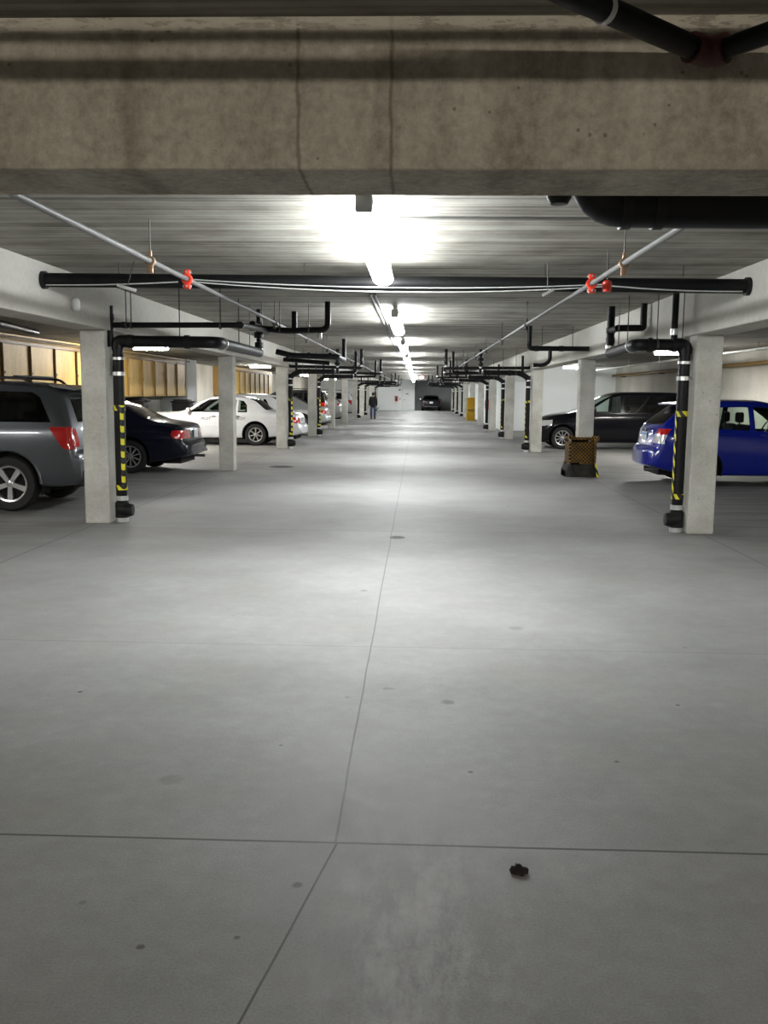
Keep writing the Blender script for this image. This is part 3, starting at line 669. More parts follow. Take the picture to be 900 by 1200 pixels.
bm = BM(); box(bm, -0.06, 0.06, -0.012, 0.012, -0.012, 0.012, 0.003); o = finish('bracket', bm, M['clamp']); bm2 = BM(); tube(bm2, [(0, 0.02, 0), (0.13, 0.02, 0.24)], 0.005, n=6); finish('hanger_rod', bm2, M['rod'], o); o.location = (1.20, 8.75, 2.54); o.rotation_euler = (0, -0.5, 0.2); tag(o, 'short bright bracket below the cross pipe left of the right red coupling', 'bracket')

# ------------------------------------------------------------------ plywood storage cabinets on the left wall
def cabinet(y0, y1, label, handle=True, group='plywood cabinets on the left wall'):
    t = thing('storage_cabinet', label, 'cabinet', (-9.0, y0, 1.42), 0, group)
    W_ = y1 - y0
    bm = BM(); box(bm, -1.0, -0.02, 0.004, W_ - 0.004, 0, 1.40, 0.004, 1); finish('carcass', bm, M['ply_shaded'], t, False)
    bm = BM(); box(bm, -0.02, 0.006, 0.04, W_ - 0.04, 0.05, 1.17, 0.004, 1); d = finish('door', bm, M['ply'], t, False)
    if handle:
        bm = BM(); box(bm, 0.006, 0.03, 0.07, 0.15, 0.56, 0.59, 0.004); box(bm, 0.006, 0.045, 0.09, 0.12, 0.53, 0.57, 0.006); finish('hasp', bm, M['rod'], d)
    bm = BM(); box(bm, 0.0, 0.055, 0.0, 0.03, 0.0, 1.185, 0.003, 1); finish('divider', bm, M['ply_shaded'], t, False)
    bm = BM(); box(bm, -0.02, 0.01, 0, W_, 1.19, 1.26, 0.003, 1); finish('top_rail', bm, M['ply_shaded'], t, False)
    bm = BM(); box(bm, -0.02, 0.002, 0.002, W_ - 0.002, 1.262, 1.40, 0.002, 1); finish('fascia', bm, M['ply'], t, False)
    bm = BM(); box(bm, -0.02, 0.012, 0, W_, 0.0, 0.045, 0.003, 1); finish('bottom_rail', bm, M['ply'], t, False)
ys = 35.74 - 1.452 * np.arange(14)
for i in range(13):
    cabinet(ys[i + 1], ys[i], f'plywood storage cabinet on the left wall, {ORD[i]} unit in front of the white pier')
for i in range(8):
    cabinet(45.0 + 1.5 * i, 46.5 + 1.5 * i, f'plywood storage cabinet on the left wall, {ORD[i]} unit beyond the white pier', False)

# ------------------------------------------------------------------ cars
def pchip(xs, ys, x):
    xs = np.array(xs, float); ys = np.array(ys, float); h = np.diff(xs); d = np.diff(ys) / h
    n = len(xs); m = np.zeros(n)
    for i in range(1, n - 1):
        if d[i - 1] * d[i] > 0:
            w1 = 2 * h[i] + h[i - 1]; w2 = h[i] + 2 * h[i - 1]
            m[i] = (w1 + w2) / (w1 / d[i - 1] + w2 / d[i])
    m[0], m[-1] = d[0], d[-1]
    i = np.clip(np.searchsorted(xs, x) - 1, 0, n - 2); t = (x - xs[i]) / h[i]
    return ((2 * t ** 3 - 3 * t ** 2 + 1) * ys[i] + (t ** 3 - 2 * t ** 2 + t) * h[i] * m[i] + (-2 * t ** 3 + 3 * t ** 2) * ys[i + 1] + (t ** 3 - t ** 2) * h[i] * m[i + 1])
def prof(lst, x): return float(pchip([p[0] for p in lst], [p[1] for p in lst], x))
def crom(pts, n):
    out = []
    P = [np.array(p, float) for p in pts]; P = [2 * P[0] - P[1]] + P + [2 * P[-1] - P[-2]]
    for i in range(1, len(P) - 2):
        for k in range(n):
            t = k / n
            out.append(0.5 * ((2 * P[i]) + (-P[i - 1] + P[i + 1]) * t + (2 * P[i - 1] - 5 * P[i] + 4 * P[i + 1] - P[i + 2]) * t * t + (-P[i - 1] + 3 * P[i] - 3 * P[i + 1] + P[i + 2]) * t ** 3))
    out.append(P[-2]); return out
def car_shell(s):
    L = s['L']
    keys = sorted(set([round(p[0], 4) for p in s['top']] + [0, L]))
    xs = []
    for a, b in zip(keys, keys[1:]):
        n = max(1, int(math.ceil((b - a) / 0.055))); xs += [a + (b - a) * k / n for k in range(n)]
    xs.append(L)
    bm = BM(); rings = []
    for x in xs:
        zt, zb, ws, hw = prof(s['top'], x), prof(s['bot'], x), prof(s['belt'], x), prof(s['half'], x)
        wr = prof(s['roof'], x)
        ws = min(ws, zt - 0.035)
        low = crom([(hw * 0.80, zb), (hw * 0.955, zb + 0.03), (hw * 0.992, zb + 0.35 * (ws - zb)), (hw * 1.0, zb + 0.62 * (ws - zb)), (hw * 0.985, zb + 0.86 * (ws - zb)), (hw * 0.945, ws)], 3)
        drop = min(0.085, 0.45 * (zt - ws))
        ge = (wr * hw, zt - drop)
        side = [(hw * 0.945 + (ge[0] - hw * 0.945) * k / 6 + 0.012 * math.sin(PI * k / 6) * min(1, (zt - ws) * 3), ws + (ge[1] - ws) * k / 6) for k in range(1, 6)]
        roof = crom([ge, (ge[0] * 0.93, zt - drop * 0.42), (ge[0] * 0.65, zt - drop * 0.1), (0, zt)], 3)
        half = [(0, zb), (hw * 0.4, zb)] + [tuple(p) for p in low] + side + [tuple(p) for p in roof]
        rings.append((x, half))
    H = len(rings[0][1]); grid = []
    for x, half in rings:
        R = [bm.verts.new((x, -y, z)) for y, z in half]                    # right hand side
        Lf = [R[0]] + [bm.verts.new((x, y, z)) for y, z in half[1:-1]] + [R[-1]]
        grid.append((R, Lf))
    for (Ra, La), (Rb, Lb) in zip(grid, grid[1:]):
        for k in range(H - 1):
            bm.faces.new((Ra[k], Rb[k], Rb[k + 1], Ra[k + 1])); bm.faces.new((La[k], La[k + 1], Lb[k + 1], Lb[k]))
    for gi, flip in ((0, False), (-1, True)):
        R, Lf = grid[gi]; prev = None
        for k in range(H):
            if k in (0, H - 1): row = [R[k]]
            else:
                row = [R[k]] + [bm.verts.new(R[k].co.lerp(Lf[k].co, j / 8)) for j in range(1, 8)] + [Lf[k]]
            if prev:
                if len(prev) == 1:
                    for j in range(8): bm.faces.new((prev[0], row[j + 1], row[j]) if not flip else (prev[0], row[j], row[j + 1]))
                elif len(row) == 1:
                    for j in range(8): bm.faces.new((prev[j], prev[j + 1], row[0]) if not flip else (prev[j + 1], prev[j], row[0]))
                else:
                    for j in range(8): bm.faces.new((prev[j], prev[j + 1], row[j + 1], row[j]) if not flip else (prev[j + 1], prev[j], row[j], row[j + 1]))
            prev = row
    kr, kf = s.get('curve', (0.10, 0.16))
    for v in bm.verts:
        y2 = v.co.y ** 2
        v.co.x += kr * y2 * max(0, 1 - v.co.x / 0.9) - kf * y2 * max(0, 1 - (L - v.co.x) / 1.0)
    bmesh.ops.recalc_face_normals(bm, faces=bm.faces[:])
    return bm
def cut(bm, axes, poly, cand):
    """slice the faces that pass cand along a convex polygon (seen along the third axis); return the faces inside"""
    area = sum(poly[i][0] * poly[(i + 1) % len(poly)][1] - poly[(i + 1) % len(poly)][0] * poly[i][1] for i in range(len(poly)))
    if area < 0: poly = poly[::-1]
    i, j = axes
    u0, u1 = min(p[0] for p in poly), max(p[0] for p in poly); v0, v1 = min(p[1] for p in poly), max(p[1] for p in poly)
    F = []
    for f in bm.faces:
        us = [v.co[i] for v in f.verts]; vs = [v.co[j] for v in f.verts]
        if max(us) < u0 or min(us) > u1 or max(vs) < v0 or min(vs) > v1: continue
        if cand(f): F.append(f)
    for k in range(len(poly)):
        a, b = poly[k], poly[(k + 1) % len(poly)]
        no = [0, 0, 0]; no[i] = -(b[1] - a[1]); no[j] = b[0] - a[0]; no = Vector(no).normalized()
        co = [0, 0, 0]; co[i], co[j] = a[0], a[1]; co = Vector(co)
        if not F: return []
        geom = list(F) + list({e for f in F for e in f.edges}) + list({v for f in F for v in f.verts})
        r = bmesh.ops.bisect_plane(bm, geom=geom, dist=1e-5, plane_co=co, plane_no=no)
        F = [g for g in r['geom'] if isinstance(g, bmesh.types.BMFace) and g.is_valid and (g.calc_center_median() - co).dot(no) > 0]
    return F
def detach(bm, faces):
    nb = BM(); mp = {}
    for f in faces:
        for v in f.verts:
            if v not in mp: mp[v] = nb.verts.new(v.co)
        nb.faces.new([mp[v] for v in f.verts])
    bmesh.ops.delete(bm, geom=list(faces), context='FACES')
    return nb
def groove(nb, width, depth, axis):
    """turn the rim of a detached panel inwards so that a shut line shows"""
    rim = {v for e in nb.edges if len(e.link_faces) == 1 for v in e.verts}
    bmesh.ops.inset_region(nb, faces=nb.faces[:], thickness=width, use_even_offset=True, use_boundary=True)
    for v in rim:
        if v.is_valid: v.co[axis] -= math.copysign(depth, v.co[axis]) if axis == 1 else depth
def inset_rim(nb, width):
    r = bmesh.ops.inset_region(nb, faces=nb.faces[:], thickness=width, use_even_offset=True, use_boundary=True)
    for f in r['faces']: f.material_index = 1
def raw(name, bm, mats, parent, smooth=True, angle=35):
    me = bpy.data.meshes.new(name); bm.to_mesh(me); bm.free()
    for m in (mats if isinstance(mats, (list, tuple)) else [mats]): me.materials.append(m)
    if smooth:
        for p in me.polygons: p.use_smooth = True
        me.set_sharp_from_angle(angle=math.radians(angle))
    o = bpy.data.objects.new(name, me); COL.objects.link(o); o.parent = parent
    return o
def wheel(t, x, y, r, wd, spokes, side, style):
    w_ = thing_part('wheel', t); 
    rr = r * 0.66
    bm = BM(); h = wd / 2
    lathe(bm, [(rr, -h * 0.82), (r * 0.80, -h), (r * 0.93, -h * 0.95), (r * 0.985, -h * 0.7), (r, -h * 0.35), (r, h * 0.35), (r * 0.985, h * 0.7), (r * 0.93, h * 0.95), (r * 0.80, h), (rr, h * 0.82)], (x, y, r), 'Y', 36, True)
    tyre = finish('wheel', bm, M['tyre'], t)
    bm = BM(); so = side * h
    lathe(bm, [(rr * 1.01, so * 0.80), (rr * 0.99, so * 0.92), (rr * 0.90, so * 0.86), (rr * 0.88, so * 0.3), (rr * 0.9, -so * 0.6), (rr * 1.0, -so * 0.7)], (x, y, r), 'Y', 36, True)
    lathe(bm, [(0.001, so * 0.80), (rr * 0.16, so * 0.78), (rr * 0.24, so * 0.66), (rr * 0.24, so * 0.35), (0.001, so * 0.35)], (x, y, r), 'Y', 20)
    wdh = {5: 0.30, 7: 0.17, 8: 0.17, 10: 0.12, 12: 0.12}.get(spokes, 0.2) * rr
    for k in range(spokes):
        a = 2 * PI * k / spokes + PI / 2 + (PI / spokes if style == 'down' else 0)
        ca, sa = math.cos(a), math.sin(a)
        vs = []
        for rad, ww in ((rr * 0.12, wdh * 0.75), (rr * 0.93, wdh)):
            for yy in (so * 0.45, so * 0.74 if rad < rr * 0.5 else so * 0.84):
                for q in (-0.5, 0.5):
                    vs.append(bm.verts.new((x + rad * ca - sa * ww * q, y + yy, r + rad * sa + ca * ww * q)))
        for q in ((0, 1, 3, 2), (4, 6, 7, 5), (0, 4, 5, 1), (2, 3, 7, 6), (0, 2, 6, 4), (1, 5, 7, 3)): bm.faces.new([vs[z] for z in q])
    finish('rim', bm, M['rim'], tyre)
    bm = BM(); lathe(bm, [(0.001, so * 0.2), (rr * 0.9, so * 0.2), (rr * 0.9, so * 0.12), (0.001, so * 0.12)], (x, y, r), 'Y', 28); finish('brake_disc', bm, M['under'], tyre)
def thing_part(*a): return None
def seat_bm(x, y, w_, head=True):
    bm = BM(); box(bm, x - 0.25, x + 0.27, y - w_ / 2, y + w_ / 2, 0.38, 0.56, 0.05, 3)
    a = len(bm.verts); vs = box(bm, x - 0.32, x - 0.18, y - w_ / 2, y + w_ / 2, 0.5, 1.10, 0.05, 3)
    bm.verts.ensure_lookup_table()
    for v in bm.verts[a:]: v.co.x -= (v.co.z - 0.5) * 0.22
    return bm
def build_car(name, s, label, cat, loc, rotz, paint_m, group=None):
    t = thing(name, label, cat, loc, rotz, group); L = s['L']
    bm = car_shell(s)
    hwm = max(p[1] for p in s['half'])
    glass = M[s.get('glass', 'glass')]; rear_glass = M[s.get('rear_glass', s.get('glass', 'glass'))]
    # wheel openings
    for xw in s['wheels']:
        R = s['arch']; poly = [(xw + R * math.cos(2 * PI * k / 28), s['r'] + 0.01 + R * math.sin(2 * PI * k / 28)) for k in range(28)]
        for sd in (1, -1):
            F = cut(bm, (0, 2), poly, lambda f: f.calc_center_median().y * sd > hwm * 0.62)
            bmesh.ops.delete(bm, geom=F, context='FACES')
    side = lambda sd: (lambda f: f.normal.y * sd > 0.3)
    parts = []
    # side windows
    wins = []
    for pn, poly, gm, door in s['windows']:
        for sd in (1, -1):
            F = cut(bm, (0, 2), poly, side(sd))
            if F:
                nb = detach(bm, F); inset_rim(nb, 0.02); wins.append((raw(pn, nb, [M[gm], M['rubber']], t), door, sd))
    # windscreen and rear window
    def pane(nm, x0, x1, poly, sgn, gm):
        F = cut(bm, (1, 2), poly, lambda f: x0 < f.calc_center_median().x < x1 and f.normal.x * sgn > 0.12 and f.calc_center_median().z > poly[0][1] - 0.1)
        if F:
            nb = detach(bm, F); inset_rim(nb, 0.025); raw(nm, nb, [gm, M['rubber']], t)
    pane('windscreen', *s['ws'], 1, glass); pane('rear_window', *s['rw'], -1, rear_glass)
    # lamps: (name, axis, polygon, side/rear, materials)
    for nm, ax, poly, xr, mname in s['lamps']:
        for sd in (1, -1):
            if ax == 'side':
                F = cut(bm, (0, 2), poly, lambda f: f.normal.y * sd > 0.25 and xr[0] < f.calc_center_median().x < xr[1])
            else:
                pp = [(u * sd, v) for u, v in poly]
                F = cut(bm, (1, 2), pp, lambda f: xr[0] < f.calc_center_median().x < xr[1] and abs(f.normal.x) > 0.2)
            if F:
                nb = detach(bm, F)
                inset_rim(nb, 0.012)
                raw(nm, nb, [M[mname], M['rubber'] if mname == 'red_lens' and not s.get('chrome_lamps') else M['chrome']], t)
    # doors
    doors = {}
    for dn, poly in s['doors']:
        for sd in (1, -1):
            F = cut(bm, (0, 2), poly, side(sd))
            if F:
                nb = detach(bm, F); groove(nb, 0.010, 0.012, 1); doors[(dn, sd)] = raw(dn, nb, paint_m, t)
    for o, dn, sd in wins:
        if (dn, sd) in doors: o.parent = doors[(dn, sd)]
    # bumpers
    for bn, poly, mname in s['bumpers']:
        F = cut(bm, (0, 2), poly, lambda f: True)
        if F:
            nb = detach(bm, F); raw(bn, nb, paint_m if mname == 'paint' else M[mname], t)
    for pn, poly, mname in s.get('panels', []):
        for sd in (1, -1):
            F = cut(bm, (0, 2), poly, side(sd))
            if F: raw(pn, detach(bm, F), M[mname], t)
    o = raw('body', bm, [paint_m, M['cabin']], t)
    sm = o.modifiers.new('Solidify', 'SOLIDIFY'); sm.thickness = 0.012; sm.offset = -1; sm.material_offset = 1; sm.use_rim = False
    # underbody with wheel housings
    bm = BM(); hb = prof(s['bot'], L / 2)
    box(bm, 0.25, L - 0.25, -hwm * 0.6, hwm * 0.6, hb - 0.02, hb + 0.16)
    for xw in s['wheels']:
        for sd in (1, -1):
            n = 20; R = s['arch'] + 0.01; a = []; b = []
            for k in range(n + 1):
                an = -0.35 + (PI + 0.7) * k / n
                p = (xw + R * math.cos(an), s['r'] + 0.01 + R * math.sin(an))
                a.append(bm.verts.new((p[0], sd * hwm * 0.955, p[1]))); b.append(bm.verts.new((p[0], sd * hwm * 0.60, p[1])))
            for k in range(n): bm.faces.new((a[k], a[k + 1], b[k + 1], b[k]))
            bm.faces.new(b)
    raw('underbody', bm, M['under'], t, False)
    for xw in s['wheels']:
        for sd in (1, -1): wheel(t, xw, sd * (hwm * 0.955 - s['tw'] / 2), s['r'], s['tw'], s['spokes'], sd, s.get('style', 'up'))
    # wheel arch lips
    if s.get('lips'):
        for xw in s['wheels']:
            for sd in (1, -1):
                bm = BM(); pts = [(xw + (s['arch'] + 0.012) * math.cos(a), sd * hwm * 0.975, s['r'] + 0.01 + (s['arch'] + 0.012) * math.sin(a)) for a in [PI * k / 20 for k in range(21)]]
                tube(bm, pts, 0.026, n=8); finish('arch_lip', bm, paint_m, t)
    # cabin
    if s.get('seats'):
        for sx, ws_ in s['seats']:
            for sd in ((1, -1) if ws_ < 0.8 else (0,)):
                so = finish('seat', seat_bm(sx, sd * 0.37, ws_), M['seat'], t)
                for hy in ((0,) if ws_ < 0.8 else (-0.38, 0.38)):
                    bm = BM(); a = 0; box(bm, sx - 0.50, sx - 0.40, sd * 0.37 + hy - 0.12, sd * 0.37 + hy + 0.12, 1.13, 1.32, 0.04, 3)
                    tube(bm, [(sx - 0.44, sd * 0.37 + hy, 1.05), (sx - 0.45, sd * 0.37 + hy, 1.16)], 0.012, n=6)
                    finish('headrest', bm, M['seat'], so)
        xw = s['steer']; bm = BM(); n = 28; m_ = 8; rings = []
        for k in range(n):
            a = 2 * PI * k / n; rings.append([bm.verts.new((xw + 0.35 * (0.19 + 0.016 * math.cos(2 * PI * q / m_)) * math.sin(a) + 0.016 * math.sin(2 * PI * q / m_), 0.37 + (0.19 + 0.016 * math.cos(2 * PI * q / m_)) * math.cos(a), 0.97 + 0.93 * (0.19 + 0.016 * math.cos(2 * PI * q / m_)) * math.sin(a))) for q in range(m_)])
        for k in range(n):
            for q in range(m_): bm.faces.new((rings[k][q], rings[(k + 1) % n][q], rings[(k + 1) % n][(q + 1) % m_], rings[k][(q + 1) % m_]))
        tube(bm, [(xw, 0.37, 0.97), (xw + 0.35, 0.37, 0.83)], 0.03, n=8); finish('steering_wheel', bm, M['rubber'], t)
        bm = BM(); box(bm, xw + 0.22, s['ws'][1] - 0.3, -hwm * 0.82, hwm * 0.82, 0.62, prof(s['belt'], xw + 0.3) - 0.06, 0.05, 2); finish('dashboard', bm, M['cabin'], t)
    # mirrors, handles, plate
    mx, mz = s['mirror']
    for sd in (1, -1):
        wy = hwm * 0.945
        bm = BM(); box(bm, mx - 0.05, mx + 0.06, *sorted((sd * (wy - 0.02), sd * (wy + 0.18))), mz - 0.065, mz + 0.075, 0.04, 3); mo = finish('side_mirror', bm, paint_m if s.get('mirror_paint', True) else M['rubber'], t)
        bm = BM(); box(bm, mx - 0.056, mx - 0.048, *sorted((sd * (wy + 0.02), sd * (wy + 0.165))), mz - 0.045, mz + 0.055, 0.002); finish('mirror_glass', bm, M['chrome'], mo)
    for hx, hz, dn in s['handles']:
        for sd in (1, -1):
            wy = hwm * 0.985 + 0.006
            bm = BM(); box(bm, hx - 0.09, hx + 0.09, *sorted((sd * (wy - 0.02), sd * (wy + 0.022))), hz - 0.016, hz + 0.016, 0.01, 2)
            finish('door_handle', bm, paint_m if not s.get('chrome_handles') else M['chrome'], doors.get((dn, sd), t))
    px, pz = s['plate']
    bm = BM(); box(bm, px - 0.012, px, -0.155, 0.155, pz - 0.08, pz + 0.08, 0.004); po = finish('number_plate', bm, M['plate'], t)
    bm = BM(); box(bm, px - 0.015, px - 0.004, -0.145, 0.145, pz + 0.02, pz + 0.07, 0.001); finish('plate_band', bm, M['plate_blue'] if s.get('blue_plate') else M['plate'], po)
    bm = BM(); tube(bm, [(0.02, -0.5, 0.27), (0.5, -0.5, 0.29)], 0.03, n=12); finish('exhaust_tip', bm, M['steel'], t)
    return t

SUV = dict(L=4.75, r=0.365, arch=0.435, tw=0.24, wheels=(1.0, 3.78), spokes=5, style='down', lips=True, glass='privacy', curve=(0.06, 0.14),
    top=[(0, 0.74), (0.03, 0.79), (0.07, 0.83), (0.09, 0.98), (0.13, 1.14), (0.30, 1.55), (0.38, 1.63), (0.6, 1.68), (1.3, 1.72), (2.1, 1.71), (2.6, 1.64), (2.85, 1.53), (3.4, 1.17), (3.6, 1.12), (4.3, 1.04), (4.6, 0.95), (4.7, 0.82), (4.75, 0.66)],
    bot=[(0, 0.40), (0.06, 0.36), (0.5, 0.33), (1.2, 0.30), (3.6, 0.30), (4.4, 0.32), (4.75, 0.38)],
    belt=[(0, 0.72), (0.09, 0.93), (0.16, 1.12), (0.5, 1.15), (2.8, 1.12), (3.5, 1.05), (4.3, 0.98), (4.75, 0.6)],
    half=[(0, 0.86), (0.05, 0.90), (0.25, 0.925), (1.2, 0.935), (3.6, 0.935), (4.3, 0.90), (4.6, 0.83), (4.75, 0.74)],
    roof=[(0, 0.9), (0.1, 0.90), (0.3, 0.76), (0.6, 0.735), (2.4, 0.735), (2.8, 0.77), (3.4, 0.84), (4.75, 0.8)],
    windows=[('quarter_window', [(0.42, 1.18), (1.20, 1.18), (1.20, 1.58), (0.72, 1.57), (0.60, 1.50)], 'privacy', None), ('door_window', [(1.28, 1.18), (2.10, 1.16), (2.10, 1.59), (1.28, 1.58)], 'privacy', 'rear_door'), ('door_window', [(2.18, 1.16), (3.02, 1.15), (2.62, 1.53), (2.18, 1.59)], 'glass', 'front_door')],
    ws=(2.55, 3.45, [(-0.66, 1.19), (0.66, 1.19), (0.58, 1.58), (-0.58, 1.58)]), rw=(0.0, 0.5, [(-0.60, 1.18), (0.60, 1.18), (0.55, 1.54), (-0.55, 1.54)]),
    lamps=[('tail_lamp', 'side', [(0.06, 0.83), (0.22, 0.83), (0.26, 0.86), (0.44, 1.12), (0.06, 1.12)], (0, 0.5), 'red_lens'), ('tail_lamp', 'rear', [(0.70, 0.86), (0.95, 0.86), (0.95, 1.10), (0.72, 1.10)], (-0.1, 0.3), 'red_lens'), ('headlamp', 'side', [(4.35, 0.78), (4.7, 0.78), (4.7, 0.93), (4.4, 0.95)], (4.3, 4.8), 'clear_lens')],
    doors=[('rear_door', [(1.44, 0.46), (2.13, 0.40), (2.13, 1.12), (1.24, 1.13), (1.24, 0.80)]), ('front_door', [(2.14, 0.40), (3.2, 0.40), (3.2, 1.08), (2.14, 1.12)])],
    bumpers=[('rear_bumper', [(-0.1, 0.3), (0.62, 0.3), (0.5, 0.62), (0.44, 0.79), (-0.1, 0.79)], 'paint'), ('front_bumper', [(4.25, 0.2), (4.9, 0.2), (4.9, 0.7), (4.25, 0.7)], 'paint')],
    mirror=(3.0, 1.2), handles=[(1.62, 1.02, 'rear_door'), (2.5, 1.01, 'front_door')], plate=(0.05, 0.95), seats=[(1.35, 1.3), (2.35, 0.5)], steer=2.75)
SEDAN = dict(L=5.08, r=0.325, arch=0.385, tw=0.21, wheels=(1.17, 4.02), spokes=10, glass='glass', rear_glass='privacy', curve=(0.10, 0.16),
    top=[(0, 0.56), (0.04, 0.61), (0.08, 0.64), (0.11, 0.86), (0.15, 0.93), (0.4, 0.985), (0.75, 1.035), (0.95, 1.12), (1.40, 1.345), (1.75, 1.42), (2.3, 1.45), (2.7, 1.42), (2.95, 1.34), (3.55, 1.03), (3.75, 0.985), (4.5, 0.91), (4.9, 0.78), (5.03, 0.62), (5.08, 0.5)],
    bot=[(0, 0.36), (0.1, 0.33), (0.6, 0.24), (1.4, 0.20), (3.8, 0.20), (4.6, 0.22), (5.08, 0.3)],
    belt=[(0, 0.5), (0.08, 0.60), (0.13, 0.82), (0.4, 0.92), (1.0, 0.95), (3.0, 0.95), (3.6, 0.92), (4.5, 0.83), (5.08, 0.45)],
    half=[(0, 0.80), (0.05, 0.85), (0.3, 0.905), (1.0, 0.93), (3.6, 0.935), (4.4, 0.90), (4.85, 0.82), (5.08, 0.68)],
    roof=[(0, 0.86), (0.5, 0.85), (0.9, 0.82), (1.4, 0.70), (2.7, 0.69), (3.1, 0.75), (3.6, 0.83), (5.08, 0.8)],
    windows=[('door_window', [(1.55, 0.985), (2.28, 0.985), (2.28, 1.34), (1.85, 1.31), (1.62, 1.15)], 'privacy', 'rear_door'), ('door_window', [(2.36, 0.985), (3.36, 0.985), (2.98, 1.22), (2.72, 1.34), (2.36, 1.35)], 'privacy', 'front_door')],
    ws=(2.7, 3.6, [(-0.72, 1.05), (0.72, 1.05), (0.56, 1.37), (-0.56, 1.37)]), rw=(0.7, 1.75, [(-0.68, 1.075), (0.68, 1.075), (0.55, 1.37), (-0.55, 1.37)]),
    lamps=[('tail_lamp', 'rear', [(0.36, 0.68), (0.90, 0.68), (0.90, 0.84), (0.38, 0.84)], (-0.1, 0.36), 'red_lens'), ('tail_lamp', 'side', [(0.0, 0.68), (0.30, 0.69), (0.36, 0.76), (0.33, 0.84), (0.0, 0.85)], (0, 0.5), 'red_lens'), ('headlamp', 'side', [(4.6, 0.62), (5.0, 0.62), (5.0, 0.72), (4.65, 0.75)], (4.4, 5.1), 'clear_lens')],
    chrome_lamps=True,
    doors=[('rear_door', [(1.62, 0.42), (2.31, 0.26), (2.31, 0.95), (1.40, 0.95), (1.40, 0.74)]), ('front_door', [(2.32, 0.26), (3.46, 0.26), (3.46, 0.93), (2.32, 0.95)])],
    bumpers=[('rear_bumper', [(-0.1, 0.2), (0.80, 0.2), (0.72, 0.40), (0.5, 0.61), (-0.1, 0.61)], 'paint'), ('front_bumper', [(4.5, 0.15), (5.2, 0.15), (5.2, 0.55), (4.5, 0.55)], 'paint')],
    mirror=(3.3, 1.02), handles=[(1.72, 0.87, 'rear_door'), (2.55, 0.87, 'front_door')], plate=(0.085, 0.76), seats=[(1.95, 1.3), (2.75, 0.5)], steer=3.05)
LIMO = dict(L=5.47, r=0.325, arch=0.40, tw=0.22, wheels=(1.43, 4.42), spokes=7, glass='glass', rear_glass='privacy', curve=(0.08, 0.12), chrome_handles=True,
    top=[(0, 0.58), (0.05, 0.64), (0.09, 0.67), (0.12, 0.86), (0.17, 0.935), (0.5, 0.975), (0.98, 1.015), (1.12, 1.09), (1.50, 1.37), (1.85, 1.455), (2.4, 1.48), (2.8, 1.455), (3.05, 1.37), (3.62, 1.045), (3.85, 1.0), (4.8, 0.94), (5.25, 0.82), (5.40, 0.66), (5.47, 0.52)],
    bot=[(0, 0.38), (0.1, 0.34), (0.7, 0.27), (1.6, 0.215), (4.0, 0.215), (5.0, 0.24), (5.47, 0.3)],
    belt=[(0, 0.5), (0.09, 0.62), (0.14, 0.82), (0.5, 0.92), (1.1, 0.955), (3.2, 0.96), (3.7, 0.93), (4.8, 0.86), (5.47, 0.46)],
    half=[(0, 0.85), (0.05, 0.9), (0.3, 0.955), (1.2, 0.985), (4.0, 0.99), (4.9, 0.95), (5.3, 0.88), (5.47, 0.76)],
    roof=[(0, 0.86), (0.6, 0.85), (1.0, 0.82), (1.5, 0.70), (2.8, 0.69), (3.1, 0.75), (3.7, 0.83), (5.47, 0.8)],
    windows=[('door_window', [(2.02, 0.99), (2.43, 0.99), (2.43, 1.37), (2.02, 1.36)], 'glass', 'rear_door'), ('quarter_window', [(1.68, 0.99), (1.96, 0.99), (1.96, 1.355), (1.80, 1.32), (1.70, 1.20)], 'glass', 'rear_door'), ('door_window', [(2.52, 0.99), (3.44, 0.99), (3.05, 1.25), (2.85, 1.36), (2.52, 1.38)], 'glass', 'front_door')],
    ws=(2.8, 3.7, [(-0.76, 1.065), (0.76, 1.065), (0.6, 1.40), (-0.6, 1.40)]), rw=(0.9, 1.8, [(-0.74, 1.06), (0.74, 1.06), (0.62, 1.39), (-0.62, 1.39)]),
    lamps=[('tail_lamp', 'rear', [(0.58, 0.68), (0.98, 0.68), (0.98, 0.86), (0.60, 0.86)], (-0.1, 0.36), 'red_lens'), ('tail_lamp', 'side', [(0.02, 0.68), (0.30, 0.68), (0.26, 0.86), (0.02, 0.86)], (0, 0.5), 'red_lens'), ('headlamp', 'side', [(5.0, 0.66), (5.4, 0.66), (5.4, 0.78), (5.05, 0.80)], (4.9, 5.5), 'clear_lens')],
    doors=[('rear_door', [(1.86, 0.42), (2.47, 0.27), (2.47, 0.955), (1.66, 0.955), (1.66, 0.76)]), ('front_door', [(2.48, 0.27), (3.62, 0.27), (3.62, 0.93), (2.48, 0.955)])],
    bumpers=[('rear_bumper', [(-0.1, 0.2), (1.0, 0.2), (0.92, 0.42), (0.6, 0.64), (-0.1, 0.64)], 'paint'), ('front_bumper', [(4.9, 0.15), (5.6, 0.15), (5.6, 0.58), (4.9, 0.58)], 'paint')],
    mirror=(3.42, 1.04), handles=[(1.98, 0.87, 'rear_door'), (2.70, 0.87, 'front_door')], plate=(0.10, 0.77), seats=[(2.10, 1.3), (2.90, 0.5)], steer=3.15)
